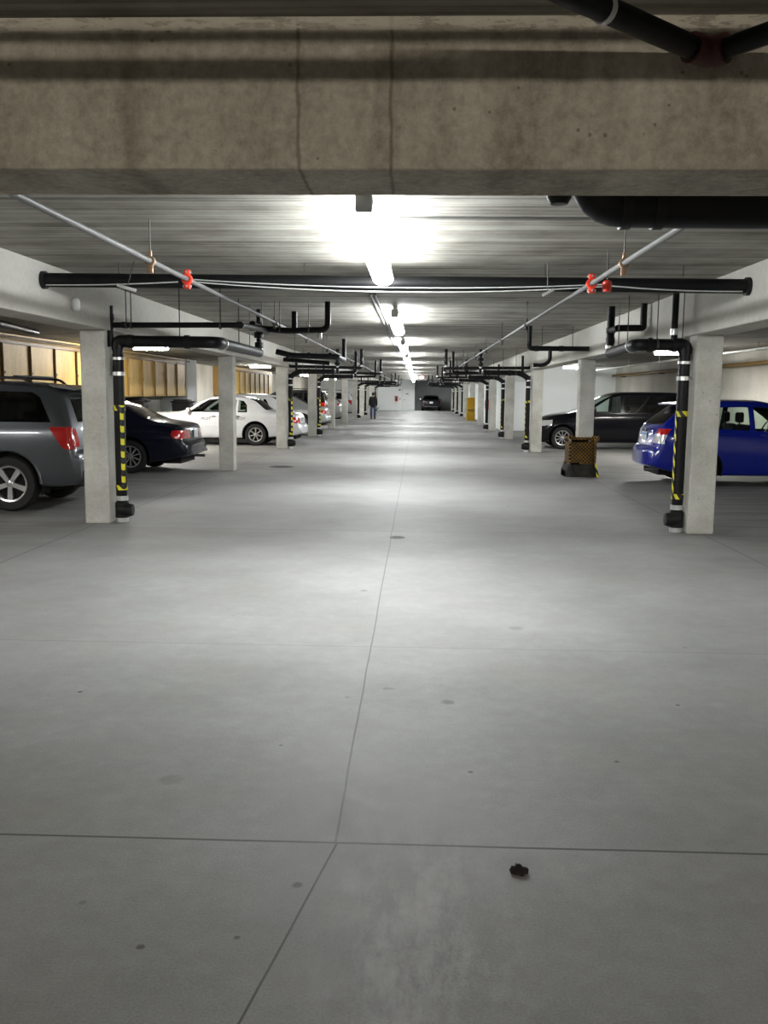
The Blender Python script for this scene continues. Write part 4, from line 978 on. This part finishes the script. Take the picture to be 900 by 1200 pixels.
VAN = dict(L=5.14, r=0.335, arch=0.395, tw=0.22, wheels=(1.25, 4.30), spokes=10, glass='glass', rear_glass='privacy', curve=(0.05, 0.18),
    top=[(0, 0.62), (0.04, 0.68), (0.08, 0.90), (0.13, 1.12), (0.25, 1.55), (0.34, 1.65), (0.6, 1.685), (1.5, 1.705), (2.4, 1.70), (2.75, 1.66), (2.98, 1.57), (3.75, 1.16), (3.95, 1.10), (4.55, 1.0), (4.9, 0.88), (5.08, 0.70), (5.14, 0.52)],
    bot=[(0, 0.36), (0.1, 0.32), (0.7, 0.25), (1.5, 0.21), (4.0, 0.21), (4.7, 0.22), (5.14, 0.28)],
    belt=[(0, 0.58), (0.08, 0.84), (0.15, 1.03), (0.6, 1.06), (2.8, 1.05), (3.6, 1.02), (3.95, 0.98), (4.55, 0.90), (5.14, 0.46)],
    half=[(0, 0.88), (0.05, 0.92), (0.3, 0.965), (1.2, 0.975), (4.0, 0.975), (4.6, 0.93), (4.95, 0.82), (5.14, 0.66)],
    roof=[(0, 0.9), (0.12, 0.9), (0.3, 0.80), (0.7, 0.775), (2.7, 0.765), (3.0, 0.78), (3.8, 0.85), (5.14, 0.8)],
    windows=[('quarter_window', [(0.40, 1.10), (1.30, 1.10), (1.30, 1.56), (0.55, 1.56)], 'privacy', None), ('door_window', [(1.40, 1.10), (2.52, 1.09), (2.52, 1.58), (1.40, 1.57)], 'privacy', 'sliding_door'), ('door_window', [(2.62, 1.09), (3.58, 1.075), (3.3, 1.28), (2.92, 1.52), (2.62, 1.58)], 'glass', 'front_door')],
    ws=(2.8, 3.9, [(-0.78, 1.19), (0.78, 1.19), (0.68, 1.60), (-0.68, 1.60)]), rw=(0.0, 0.5, [(-0.70, 1.15), (0.70, 1.15), (0.66, 1.58), (-0.66, 1.58)]),
    lamps=[('tail_lamp', 'rear', [(0.74, 0.8), (0.97, 0.8), (0.97, 1.2), (0.76, 1.2)], (-0.1, 0.3), 'red_lens'), ('headlamp', 'side', [(4.62, 0.70), (5.02, 0.70), (5.02, 0.83), (4.60, 0.86)], (4.5, 5.2), 'clear_lens'), ('headlamp', 'front', [(0.44, 0.68), (0.80, 0.68), (0.84, 0.83), (0.48, 0.80)], (4.8, 5.2), 'clear_lens'), ('fog_lamp', 'front', [(0.56, 0.42), (0.66, 0.42), (0.66, 0.50), (0.56, 0.50)], (4.8, 5.2), 'clear_lens')],
    doors=[('sliding_door', [(1.66, 0.50), (2.56, 0.28), (2.56, 1.06), (1.36, 1.06), (1.36, 0.84)]), ('front_door', [(2.57, 0.28), (3.74, 0.28), (3.74, 1.0), (2.57, 1.06)])],
    bumpers=[('rear_bumper', [(-0.1, 0.2), (0.8, 0.2), (0.7, 0.45), (0.45, 0.66), (-0.1, 0.66)], 'paint'), ('front_bumper', [(4.72, 0.1), (5.3, 0.1), (5.3, 0.6), (4.72, 0.6)], 'paint')],
    mirror=(3.42, 1.16), handles=[(1.62, 0.98, 'sliding_door'), (2.8, 0.98, 'front_door')], plate=(0.08, 0.92), chrome_lamps=True, seats=[(1.0, 1.3), (2.75, 0.5)], steer=3.2)
HATCH = dict(L=4.35, r=0.315, arch=0.37, tw=0.21, wheels=(0.92, 3.52), spokes=8, glass='glass', blue_plate=True, curve=(0.12, 0.18), chrome_lamps=True,
    top=[(0, 0.60), (0.04, 0.66), (0.09, 0.70), (0.12, 0.90), (0.18, 1.03), (0.58, 1.38), (0.70, 1.455), (0.95, 1.51), (1.35, 1.545), (1.9, 1.54), (2.3, 1.47), (2.55, 1.37), (3.12, 1.06), (3.35, 1.0), (3.95, 0.90), (4.2, 0.76), (4.30, 0.6), (4.35, 0.48)],
    bot=[(0, 0.36), (0.08, 0.32), (0.5, 0.24), (1.2, 0.20), (3.3, 0.20), (4.0, 0.22), (4.35, 0.28)],
    belt=[(0, 0.54), (0.10, 0.74), (0.2, 0.98), (0.6, 1.01), (2.4, 0.965), (3.1, 0.92), (3.9, 0.82), (4.35, 0.42)],
    half=[(0, 0.80), (0.05, 0.84), (0.3, 0.875), (1.0, 0.888), (3.3, 0.888), (3.9, 0.85), (4.2, 0.76), (4.35, 0.62)],
    roof=[(0, 0.88), (0.2, 0.87), (0.5, 0.74), (0.8, 0.715), (2.2, 0.715), (2.6, 0.77), (3.2, 0.84), (4.35, 0.8)],
    windows=[('quarter_window', [(0.72, 1.05), (0.98, 1.03), (0.98, 1.37), (0.90, 1.35)], 'privacy', None), ('door_window', [(1.04, 1.03), (1.74, 1.005), (1.74, 1.42), (1.04, 1.40)], 'glass', 'rear_door'), ('door_window', [(1.83, 1.0), (2.84, 0.975), (2.52, 1.22), (2.26, 1.39), (1.83, 1.42)], 'glass', 'front_door')],
    ws=(2.3, 3.2, [(-0.68, 1.08), (0.68, 1.08), (0.55, 1.42), (-0.55, 1.42)]), rw=(0.1, 0.85, [(-0.62, 1.08), (0.62, 1.08), (0.54, 1.41), (-0.54, 1.41)]),
    lamps=[('tail_lamp', 'side', [(0.06, 0.90), (0.30, 0.92), (0.38, 1.02), (0.06, 1.02)], (0, 0.5), 'red_lens'), ('tail_lamp', 'rear', [(0.57, 0.93), (0.9, 0.93), (0.9, 1.02), (0.60, 1.02)], (-0.1, 0.4), 'red_lens'), ('reverse_lamp', 'rear', [(0.53, 0.76), (0.9, 0.76), (0.9, 0.925), (0.57, 0.925)], (-0.1, 0.4), 'clear_lens'), ('reverse_lamp', 'side', [(0.06, 0.77), (0.24, 0.79), (0.30, 0.90), (0.06, 0.89)], (0, 0.5), 'clear_lens'), ('headlamp', 'side', [(3.8, 0.66), (4.25, 0.66), (4.25, 0.76), (3.85, 0.82)], (3.7, 4.4), 'clear_lens')],
    doors=[('rear_door', [(1.28, 0.42), (1.785, 0.26), (1.785, 0.985), (1.0, 1.0), (1.0, 0.74)]), ('front_door', [(1.79, 0.26), (3.0, 0.26), (3.0, 0.91), (1.79, 0.985)])],
    bumpers=[('rear_bumper', [(-0.1, 0.2), (0.52, 0.2), (0.52, 0.42), (0.4, 0.70), (-0.1, 0.70)], 'paint'), ('front_bumper', [(3.85, 0.1), (4.5, 0.1), (4.5, 0.56), (3.85, 0.56)], 'paint')],
    mirror=(2.78, 1.02), handles=[(1.18, 0.93, 'rear_door'), (2.0, 0.92, 'front_door')], plate=(0.11, 0.86), seats=[(1.38, 1.2), (2.15, 0.5)], steer=2.45)
P_grey = paint('dark_grey_metallic_paint', (0.088, 0.095, 0.108), 0.32, 0.5, 0.03); P_navy = paint('midnight_blue_paint', (0.005, 0.006, 0.016), 0.22, coat=0.25, spec=0.3)
P_white = paint('white_car_paint', (0.62, 0.63, 0.645), 0.3); P_black = paint('black_car_paint', (0.004, 0.004, 0.006), 0.2, coat=0.12, spec=0.2)
P_blue = paint('bright_blue_car_paint', (0.004, 0.014, 0.26), 0.22); P_silver = paint('pale_silver_car_paint', (0.52, 0.55, 0.53), 0.3, 0.3)
P_dark = paint('dark_car_paint', (0.010, 0.010, 0.012), 0.25, coat=0.2, spec=0.25)
def ybase(y_near, s): return y_near + max(p[1] for p in s['half'])
# left bays: noses to the wall, so local +x points to -X (turned 180 degrees)
suv = build_car('suv', SUV, 'dark grey sport utility car with roof rails behind the nearest left column', 'car', (-4.36, ybase(11.8, SUV), 0), PI, P_grey)
for sd in (1, -1):
    bm = BM(); tube(bm, [(0.75, sd * 0.60, 1.66), (0.85, sd * 0.60, 1.745), (1.5, sd * 0.60, 1.775), (2.2, sd * 0.60, 1.765), (2.5, sd * 0.6, 1.735), (2.6, sd * 0.6, 1.64)], 0.018, 0.08, n=10); finish('roof_rail', bm, M['rubber'], suv)
for xx in (0.98, 2.2):
    bm = BM(); box(bm, xx - 0.035, xx + 0.035, -0.60, 0.60, 1.765, 1.79, 0.008); finish('roof_rack_bar', bm, M['rubber'], suv)
bm = BM(); prism(bm, [(0.16, 1.615), (0.20, 1.595), (0.5, 1.64), (0.55, 1.675)], -0.58, 0.58, 'XZ'); finish('roof_spoiler', bm, P_grey, suv)
bm = BM(); prism(bm, [(0.02, 0.36), (0.55, 0.34), (0.50, 0.52), (0.03, 0.54)], -0.80, 0.80, 'XZ'); finish('bumper_skirt', bm, M['cladding'], suv)
sed = build_car('sedan', SEDAN, 'dark navy sedan with red tail lamps behind the striped downpipe on the left', 'car', (-4.40, ybase(17.6, SEDAN), 0), PI, P_navy)
bm = BM(); prism(bm, [(-0.012, 0.37), (0.04, 0.37), (0.04, 0.41), (-0.008, 0.41)], -0.62, 0.62, 'XZ'); finish('bumper_trim', bm, M['steel'], sed)
limo = build_car('sedan', LIMO, 'long white sedan parked behind the second left column', 'car', (-3.40, ybase(27.35, LIMO), 0), PI, P_white)
def letters(txt, size, loc, rot, parent, m):
    cu = bpy.data.curves.new('lettering', 'FONT'); cu.body = txt; cu.size = size; cu.extrude = 0.002; cu.shear = 0.25; cu.align_x = 'CENTER'
    tmp = bpy.data.objects.new('tmp', cu); COL.objects.link(tmp)
    me = bpy.data.meshes.new_from_object(tmp.evaluated_get(bpy.context.evaluated_depsgraph_get()))
    bpy.data.objects.remove(tmp); me.materials.clear(); me.materials.append(m)
    o = bpy.data.objects.new('lettering', me); COL.objects.link(o); o.location = loc; o.rotation_euler = rot; o.parent = parent
    return o
bpy.context.view_layer.update()
dk = {(c.name.split('.')[0]): c for c in kids(limo)}
fd = [c for c in kids(limo) if c.name.startswith('front_door')]; rd = [c for c in kids(limo) if c.name.startswith('rear_door')]
for lst, xx in ((fd, 2.92), (rd, 1.88)):
    for c, sd in zip(lst, (1, -1)):
        letters('PILOT', 0.11, (xx, sd * 0.984, 0.76), (PI / 2, 0, PI if sd > 0 else 0), c, M['letter'])
for sd in (1, -1):
    bm = BM(); box(bm, 0.25, 1.03, *sorted((sd * 0.955, sd * 0.985)), 0.60, 0.625, 0.006); finish('side_molding', bm, M['fixture'], limo)
    bm = BM(); box(bm, 1.84, 4.0, *sorted((sd * 0.975, sd * 0.998)), 0.58, 0.605, 0.006); finish('side_molding', bm, M['fixture'], limo)

def copy_tree(o, parent=None, swap=None):
    c = o.copy(); COL.objects.link(c); c.parent = parent
    if swap and c.type == 'MESH':
        c.data = c.data.copy()
        for i, m in enumerate(c.data.materials):
            if m == swap[0]: c.data.materials[i] = swap[1]
    for ch in kids(o): copy_tree(ch, c, swap)
    return c
def recar(src, name, label, loc, swap, rotz=PI, swap2=None):
    c = copy_tree(src, None, swap)
    if swap2:
        for ch in kids(c):
            for i, m in enumerate(ch.data.materials):
                if m == swap2[0]: ch.data.materials[i] = swap2[1]
    c.name = name; c['label'] = label; c.location = loc; c.rotation_euler = (0, 0, rotz)
    for ch in [k for k in kids(c)]:
        for g in kids(ch):
            if g.name.startswith('lettering'): bpy.data.objects.remove(g)
    return c
blue = build_car('hatchback', HATCH, 'bright blue hatchback with a blue number plate behind the nearest right column', 'car', (4.12, ybase(16.35, HATCH), 0), 0, P_blue)
for x0, z0, w_, h_ in ((0.115, 0.99, 0.055, 0.038),):
    bm = BM(); n = 20
    for rx, rz, yc in ((w_, h_, 0.0), (w_ * 0.42, h_ * 0.95, 0.0), (w_ * 0.7, h_ * 0.45, 0.0)):
        pts = [(x0, yc + rx * math.cos(2 * PI * k / n), z0 + (0 if rx != w_ * 0.7 else h_ * 0.35) + rz * math.sin(2 * PI * k / n)) for k in range(n + 1)]
        tube(bm, pts, 0.006, n=6, cap=False)
    em = finish('badge', bm, M['chrome'], blue)
for yy, zz, w_ in ((-0.40, 0.965, 0.16), (-0.40, 0.925, 0.12), (0.42, 0.97, 0.14)):
    bm = BM(); box(bm, 0.135, 0.15, yy - w_ / 2, yy + w_ / 2, zz - 0.012, zz + 0.012, 0.004); finish('badge', bm, M['chrome'], blue)
bm = BM(); prism(bm, [(0.46, 1.455), (0.49, 1.43), (0.80, 1.46), (0.86, 1.50)], -0.55, 0.55, 'XZ'); finish('roof_spoiler', bm, P_blue, blue)
van = build_car('minivan', VAN, 'black minivan facing the aisle behind the mesh-wrapped right column', 'car', (3.47 + 5.14, ybase(27.3, VAN), 0), PI, P_black)
recar(blue, 'hatchback', 'white hatchback parked just beyond the long white sedan', (-4.15, 31.4, 0), (P_blue, P_white))
recar(sed, 'sedan', 'pale silver sedan seen between the third and fourth left columns', (-3.80, 40.6, 0), (P_navy, P_silver))
recar(suv, 'suv', 'dark sport utility car standing beyond the pale silver sedan', (-4.3, 45.6, 0), (P_grey, P_dark))
recar(blue, 'hatchback', 'white hatchback seen between the fifth and sixth left columns', (-3.95, 50.4, 0), (P_blue, P_white))
recar(suv, 'suv', 'white sport utility car seen between the sixth and seventh left columns', (-4.05, 60.6, 0), (P_grey, P_white))
recar(sed, 'sedan', 'white sedan parked at the far left end of the garage', (-3.35, 81.0, 0), (P_navy, P_white))
recar(sed, 'sedan', 'dark car with a bright number plate in the dark far opening', (1.30, 85.1, 0), (P_navy, P_dark), PI / 2, (M['red_lens'], M['dark_lens']))

# ------------------------------------------------------------------ column guards, bins, small things
def shell_loft(bm, secs, thick=0.02):
    rings = []
    for z, x0, x1, y0, y1, c in secs:
        pts = []
        for cx, cy, a0 in ((x1 - c, y0 + c, -PI / 2), (x1 - c, y1 - c, 0), (x0 + c, y1 - c, PI / 2), (x0 + c, y0 + c, PI)):
            for k in range(5): pts.append((cx + c * math.cos(a0 + PI / 2 * k / 4), cy + c * math.sin(a0 + PI / 2 * k / 4)))
        rings.append([bm.verts.new((p[0], p[1], z)) for p in pts])
    n = len(rings[0])
    for a, b in zip(rings, rings[1:]):
        for k in range(n): bm.faces.new((a[k], a[(k + 1) % n], b[(k + 1) % n], b[k]))
    return rings
gy = RY[1]
g = thing('column_guard', 'rusty wire mesh guard wrapped round the foot of the second right column', 'column guard', (3.26, gy + 0.21, 0))
bm = BM(); shell_loft(bm, [(0.24, -0.27, 0.23, -0.29, 0.29, 0.05), (0.5, -0.265, 0.225, -0.285, 0.285, 0.05), (0.78, -0.27, 0.22, -0.28, 0.28, 0.05)])
r_ = bmesh.ops.solidify(bm, geom=bm.faces[:], thickness=0.02); finish('mesh_sleeve', bm, M['lattice'], g)
bm = BM(); shell_loft(bm, [(0.0, -0.33, 0.29, -0.34, 0.34, 0.08), (0.12, -0.33, 0.28, -0.335, 0.335, 0.09), (0.25, -0.275, 0.235, -0.295, 0.295, 0.06)])
bmesh.ops.solidify(bm, geom=bm.faces[:], thickness=0.02); finish('base_skirt', bm, M['guard_base'], g)
bm = BM(); shell_loft(bm, [(0.69, -0.285, 0.15, -0.315, 0.25, 0.05), (0.725, -0.285, 0.15, -0.315, 0.25, 0.05)]); bmesh.ops.solidify(bm, geom=bm.faces[:], thickness=0.008); finish('strap', bm, M['strap'], g)
bm = BM(); shell_loft(bm, [(0.25, -0.295, 0.0, -0.325, 0.2, 0.05), (0.275, -0.295, 0.0, -0.325, 0.2, 0.05)]); bmesh.ops.solidify(bm, geom=bm.faces[:], thickness=0.008); finish('strap', bm, M['strap'], g)
bm = BM(); tube(bm, [(0.25, -0.22, 0.0), (0.245, -0.22, 0.78)], 0.03, n=10); box(bm, 0.17, 0.32, -0.26, -0.18, 0.70, 0.80, 0.01); finish('post', bm, M['lattice'], g)
bm = BM(); prism(bm, [(0.27, 0.0), (0.335, 0.0), (0.27, 0.26), (0.245, 0.26)], -0.30, -0.27, 'XZ'); finish('warning_strip', bm, M['tape'], g)
bm = BM(); prism(bm, [(-0.24, 0.0), (-0.15, 0.0), (-0.24, 0.26), (-0.27, 0.2)], -0.36, -0.34, 'XZ'); finish('loose_flap', bm, M['bin'], g)
gy = RY[6]
g = thing('column_guard', 'yellow guard wrapped round a far right column', 'column guard', (3.26, gy + 0.21, 0))
bm = BM(); shell_loft(bm, [(0.0, -0.28, 0.24, -0.29, 0.29, 0.05), (0.7, -0.26, 0.225, -0.28, 0.28, 0.05), (1.38, -0.25, 0.22, -0.27, 0.27, 0.05)]); bmesh.ops.solidify(bm, geom=bm.faces[:], thickness=0.02); finish('mesh_sleeve', bm, M['yellow_mesh'], g)
bm = BM(); shell_loft(bm, [(0.62, -0.272, 0.235, -0.29, 0.29, 0.05), (0.66, -0.272, 0.235, -0.29, 0.29, 0.05)]); bmesh.ops.solidify(bm, geom=bm.faces[:], thickness=0.008); finish('strap', bm, M['strap'], g)
def bin_(x, y, h, label):
    t = thing('storage_bin', label, 'bin', (x, y, 0))
    bm = BM(); r = []
    for z, s in ((0.08, 0.26), (h - 0.12, 0.33)): r.append([bm.verts.new((a * s, b * s, z)) for a, b in ((-1, -1), (1, -1), (1, 1), (-1, 1))])
    for k in range(4): bm.faces.new((r[0][k], r[0][(k + 1) % 4], r[1][(k + 1) % 4], r[1][k]))
    bm.faces.new(r[0][::-1]); bm.faces.new(r[1]); bmesh.ops.bevel(bm, geom=bm.edges[:], offset=0.03, segments=2, affect='EDGES'); finish('bin_body', bm, M['bin'], t)
    bm = BM(); box(bm, -0.36, 0.37, -0.36, 0.36, h - 0.13, h - 0.06, 0.025); box(bm, -0.28, 0.28, -0.3, 0.3, h - 0.08, h, 0.035); finish('lid', bm, M['bin'], t)
    for yy in (-0.25, 0.25):
        bm = BM(); lathe(bm, [(0.02, -0.03), (0.09, -0.03), (0.09, 0.03), (0.02, 0.03)], (-0.22, yy, 0.09), 'Y', 16); finish('wheel', bm, M['tyre'], t)
    bm = BM(); tube(bm, [(0.36, -0.25, h - 0.1), (0.42, -0.25, h - 0.08), (0.42, 0.25, h - 0.08), (0.36, 0.25, h - 0.1)], 0.018, 0.03, n=8); finish('handle', bm, M['bin'], t)
    bm = BM(); box(bm, -0.2, 0.2, -0.2, 0.2, 0.0, 0.09, 0.02); finish('foot', bm, M['bin'], t)
bin_(-9.3, 30.3, 1.36, 'black bin under the plywood cabinets, nearer of two'); bin_(-8.6, 33.6, 1.30, 'black bin under the plywood cabinets, farther of two')
# red boxes and signs far away
def redbox(x, y, z, w_, h_, axis, label):
    t = thing('extinguisher_cabinet', label, 'fire cabinet', (x, y, z))
    a = (lambda bm, u0, u1, d0, d1, z0, z1: box(bm, u0, u1, -d1, -d0, z0, z1, 0.008)) if axis == 'Y' else (lambda bm, u0, u1, d0, d1, z0, z1: box(bm, -d1, -d0, u0, u1, z0, z1, 0.008))
    bm = BM(); a(bm, -w_ / 2, w_ / 2, 0, 0.14, -h_ / 2, h_ / 2); finish('body', bm, M['redbox'], t)
    bm = BM(); a(bm, -w_ * 0.32, w_ * 0.32, 0.135, 0.15, -h_ * 0.36, h_ * 0.36); finish('door', bm, M['darkred'], t)
    bm = BM(); a(bm, w_ * 0.36, w_ * 0.42, 0.13, 0.165, -0.05, 0.05); finish('handle', bm, M['chrome'], t)
redbox(-1.95, Y1, 1.1, 0.26, 0.48, 'Y', 'small red cabinet on the white end wall'); redbox(3.745, 48.95, 1.06, 1.0, 0.52, 'X', 'red fire cabinet on the white wall behind the right columns')
for x, z, w_, h_, lab in ((-0.95, 1.55, 0.26, 0.07, 'small dark sign above the far white door'), (-1.65, 1.9, 0.16, 0.12, 'small dark box high on the white end wall'), (-1.62, 1.08, 0.09, 0.13, 'small dark switch beside the red cabinet on the end wall')):
    bm = BM(); box(bm, x - w_ / 2, x + w_ / 2, Y1 - 0.06 if x < -1 else Y1 - 0.07, Y1 if x < -1.4 else Y1 - 0.03, z - h_ / 2, z + h_ / 2, 0.008); tag(finish('wall_sign', bm, M['sign']), lab, 'sign')
t = thing('lit_sign', 'small red lit sign hanging from the ceiling far down the aisle', 'sign', (0.29, 62.0, CEIL))
bm = BM(); box(bm, -0.15, 0.15, -0.03, 0.03, -0.27, -0.07, 0.01); finish('sign_box', bm, M['exit'], t)
bm = BM(); tube(bm, [(0, 0, -0.075), (0, 0, 0)], 0.015, n=8); finish('stem', bm, M['fixture'], t)
# floor drains and debris
def drain(x, y, r, label):
    t = thing('floor_drain', label, 'drain', (x, y, 0), 0, 'floor drains in the aisle')
    bm = BM(); lathe(bm, [(r * 0.86, 0.0), (r, 0.0), (r, 0.006), (r * 0.86, 0.006)], (0, 0, 0), 'Z', 32, True); finish('rim', bm, M['grate'], t)
    bm = BM(); lathe(bm, [(0.001, 0.0), (r * 0.86, 0.0), (r * 0.86, 0.004), (0.001, 0.004)], (0, 0, 0), 'Z', 32)
    for k in range(-2, 3): box(bm, -r * 0.6, r * 0.6, k * r * 0.26 - r * 0.05, k * r * 0.26 + r * 0.05, 0.003, 0.006)
    finish('grate', bm, M['grate'], t)
drain(-0.20, 10.13, 0.085, 'small round drain in the floor joint of the aisle'); drain(-2.91, 19.7, 0.26, 'round drain cover in the floor near the second left column')
bm = BM(); bmesh.ops.create_icosphere(bm, subdivisions=3, radius=1.0)
for v in bm.verts:
    n = 1 + 0.28 * math.sin(v.co.x * 4.3 + 1) * math.cos(v.co.y * 5.1) + 0.12 * math.sin(v.co.z * 9 + v.co.x * 7)
    v.co = Vector((v.co.x * 0.026 * n + 0.006 * v.co.y, v.co.y * 0.020 * n, max(-0.5, v.co.z) * 0.020 * n + 0.0085))
o = finish('debris_clump', bm, M['debris']); o.location = (0.365, 2.925, 0.0); o.rotation_euler = (0, 0, -0.5); tag(o, 'small dark clump of debris lying on the foreground floor', 'debris')

# ------------------------------------------------------------------ person walking away
def skin_mesh(name, verts, edges, rad, mat, parent, root=0, sub=2):
    me = bpy.data.meshes.new(name); me.from_pydata(verts, edges, []); o = bpy.data.objects.new(name, me); COL.objects.link(o)
    sk = o.modifiers.new('Skin', 'SKIN'); sk.use_smooth_shade = True
    for i, d in enumerate(me.skin_vertices[0].data):
        d.radius = rad[i] if isinstance(rad[i], tuple) else (rad[i], rad[i]); d.use_root = (i == root)
    ss = o.modifiers.new('Subdivision', 'SUBSURF'); ss.levels = sub; ss.render_levels = sub
    me.materials.append(mat); o.parent = parent
    return o
pp = thing('person', 'person in a dark jacket and blue jeans walking away down the left of the aisle', 'person', (-2.72, 57.0, 0))
J = {'pelvis': (0, 0, 0.86), 'waist': (0, 0.0, 1.0), 'chest': (0, 0.01, 1.2), 'neck': (0, 0.02, 1.37), 'neck2': (0, 0.04, 1.42), 'head': (0, 0.05, 1.50), 'crown': (0, 0.045, 1.58)}
names = list(J); V = [J[n] for n in names]; E = [(i, i + 1) for i in range(len(names) - 1)]; Rr = [(0.15, 0.11), (0.145, 0.10), (0.165, 0.115), (0.06, 0.06), (0.05, 0.055), (0.075, 0.09), (0.055, 0.065)]
def chain(start, pts, rads):
    prev = start
    for p, r in zip(pts, rads): V.append(p); Rr.append(r); E.append((prev, len(V) - 1)); prev = len(V) - 1
    return prev
hands = []
for s in (1, -1):
    chain(0, [(0.09 * s, 0.0, 0.78), (0.10 * s, 0.07 * s, 0.46), (0.10 * s, 0.02 + 0.10 * s, 0.10), (0.105 * s, 0.06 + 0.10 * s, 0.045), (0.11 * s, 0.18 + 0.10 * s, 0.03)], [0.085, 0.055, 0.042, 0.042, 0.03])
    h = chain(2, [(0.17 * s, 0.01, 1.30), (0.222 * s, -0.05 * s, 1.03), (0.226 * s, 0.03 - 0.06 * s, 0.83), (0.226 * s, 0.05 - 0.06 * s, 0.78)], [0.055, 0.042, 0.031, 0.03])
    for q in range(4): chain(h, [(0.22 * s, 0.03 + 0.018 * q - 0.06 * s, 0.735), (0.212 * s, 0.035 + 0.018 * q - 0.06 * s, 0.69 + 0.006 * abs(q - 1.5))], [0.010, 0.008])
    chain(h, [(0.20 * s, 0.095 - 0.06 * s, 0.75), (0.19 * s, 0.105 - 0.06 * s, 0.72)], [0.011, 0.009])
skin_mesh('body', V, E, Rr, M['skin'], pp)
def cloth(name, pts, rads, edges, m): return skin_mesh(name, pts, edges, rads, m, pp)
jv = [(0, 0.0, 0.70), (0, 0, 0.86), (0, 0, 1.0), (0, 0.01, 1.2), (0, 0.012, 1.405)]; jr = [(0.20, 0.16), (0.195, 0.155), (0.185, 0.145), (0.20, 0.15), (0.10, 0.10)]; je = [(0, 1), (1, 2), (2, 3), (3, 4)]
for s in (1, -1):
    b0 = len(jv); jv += [(0.175 * s, 0.01, 1.30), (0.225 * s, -0.05 * s, 1.03), (0.228 * s, 0.03 - 0.06 * s, 0.80)]; jr += [0.085, 0.064, 0.054]; je += [(3, b0), (b0, b0 + 1), (b0 + 1, b0 + 2)]
cloth('jacket', jv, jr, je, M['jacket'])
kv = [(0, 0, 1.02), (0, 0, 0.86)]; kr = [(0.165, 0.12), (0.168, 0.13)]; ke = [(0, 1)]
for s in (1, -1):
    b0 = len(kv); kv += [(0.09 * s, 0, 0.76), (0.10 * s, 0.07 * s, 0.46), (0.10 * s, 0.02 + 0.10 * s, 0.07)]; kr += [0.105, 0.078, 0.068]; ke += [(1, b0), (b0, b0 + 1), (b0 + 1, b0 + 2)]
cloth('jeans', kv, kr, ke, M['jeans'])
for s in (1, -1):
    bm = BM(); box(bm, 0.105 * s - 0.05, 0.105 * s + 0.05, 0.10 * s - 0.03, 0.10 * s + 0.24, 0.0, 0.09, 0.03, 3); finish('shoe', bm, M['shoe'], pp)
bm = BM(); bmesh.ops.create_uvsphere(bm, u_segments=20, v_segments=12, radius=1.0)
for v in bm.verts: v.co = Vector((v.co.x * 0.088, v.co.y * 0.10 + 0.035, v.co.z * 0.10 + 1.545 - 0.03 * max(0, v.co.y) * 0))
bmesh.ops.delete(bm, geom=[v for v in bm.verts if v.co.y > 0.085 and v.co.z < 1.56], context='VERTS'); finish('hair', bm, M['hair'], pp)
for s in (1, -1):
    bm = BM(); bmesh.ops.create_uvsphere(bm, u_segments=10, v_segments=8, radius=1.0)
    for v in bm.verts: v.co = Vector((v.co.x * 0.012 + s * 0.088, v.co.y * 0.022 + 0.055, v.co.z * 0.032 + 1.50))
    finish('ear', bm, M['skin'], pp)
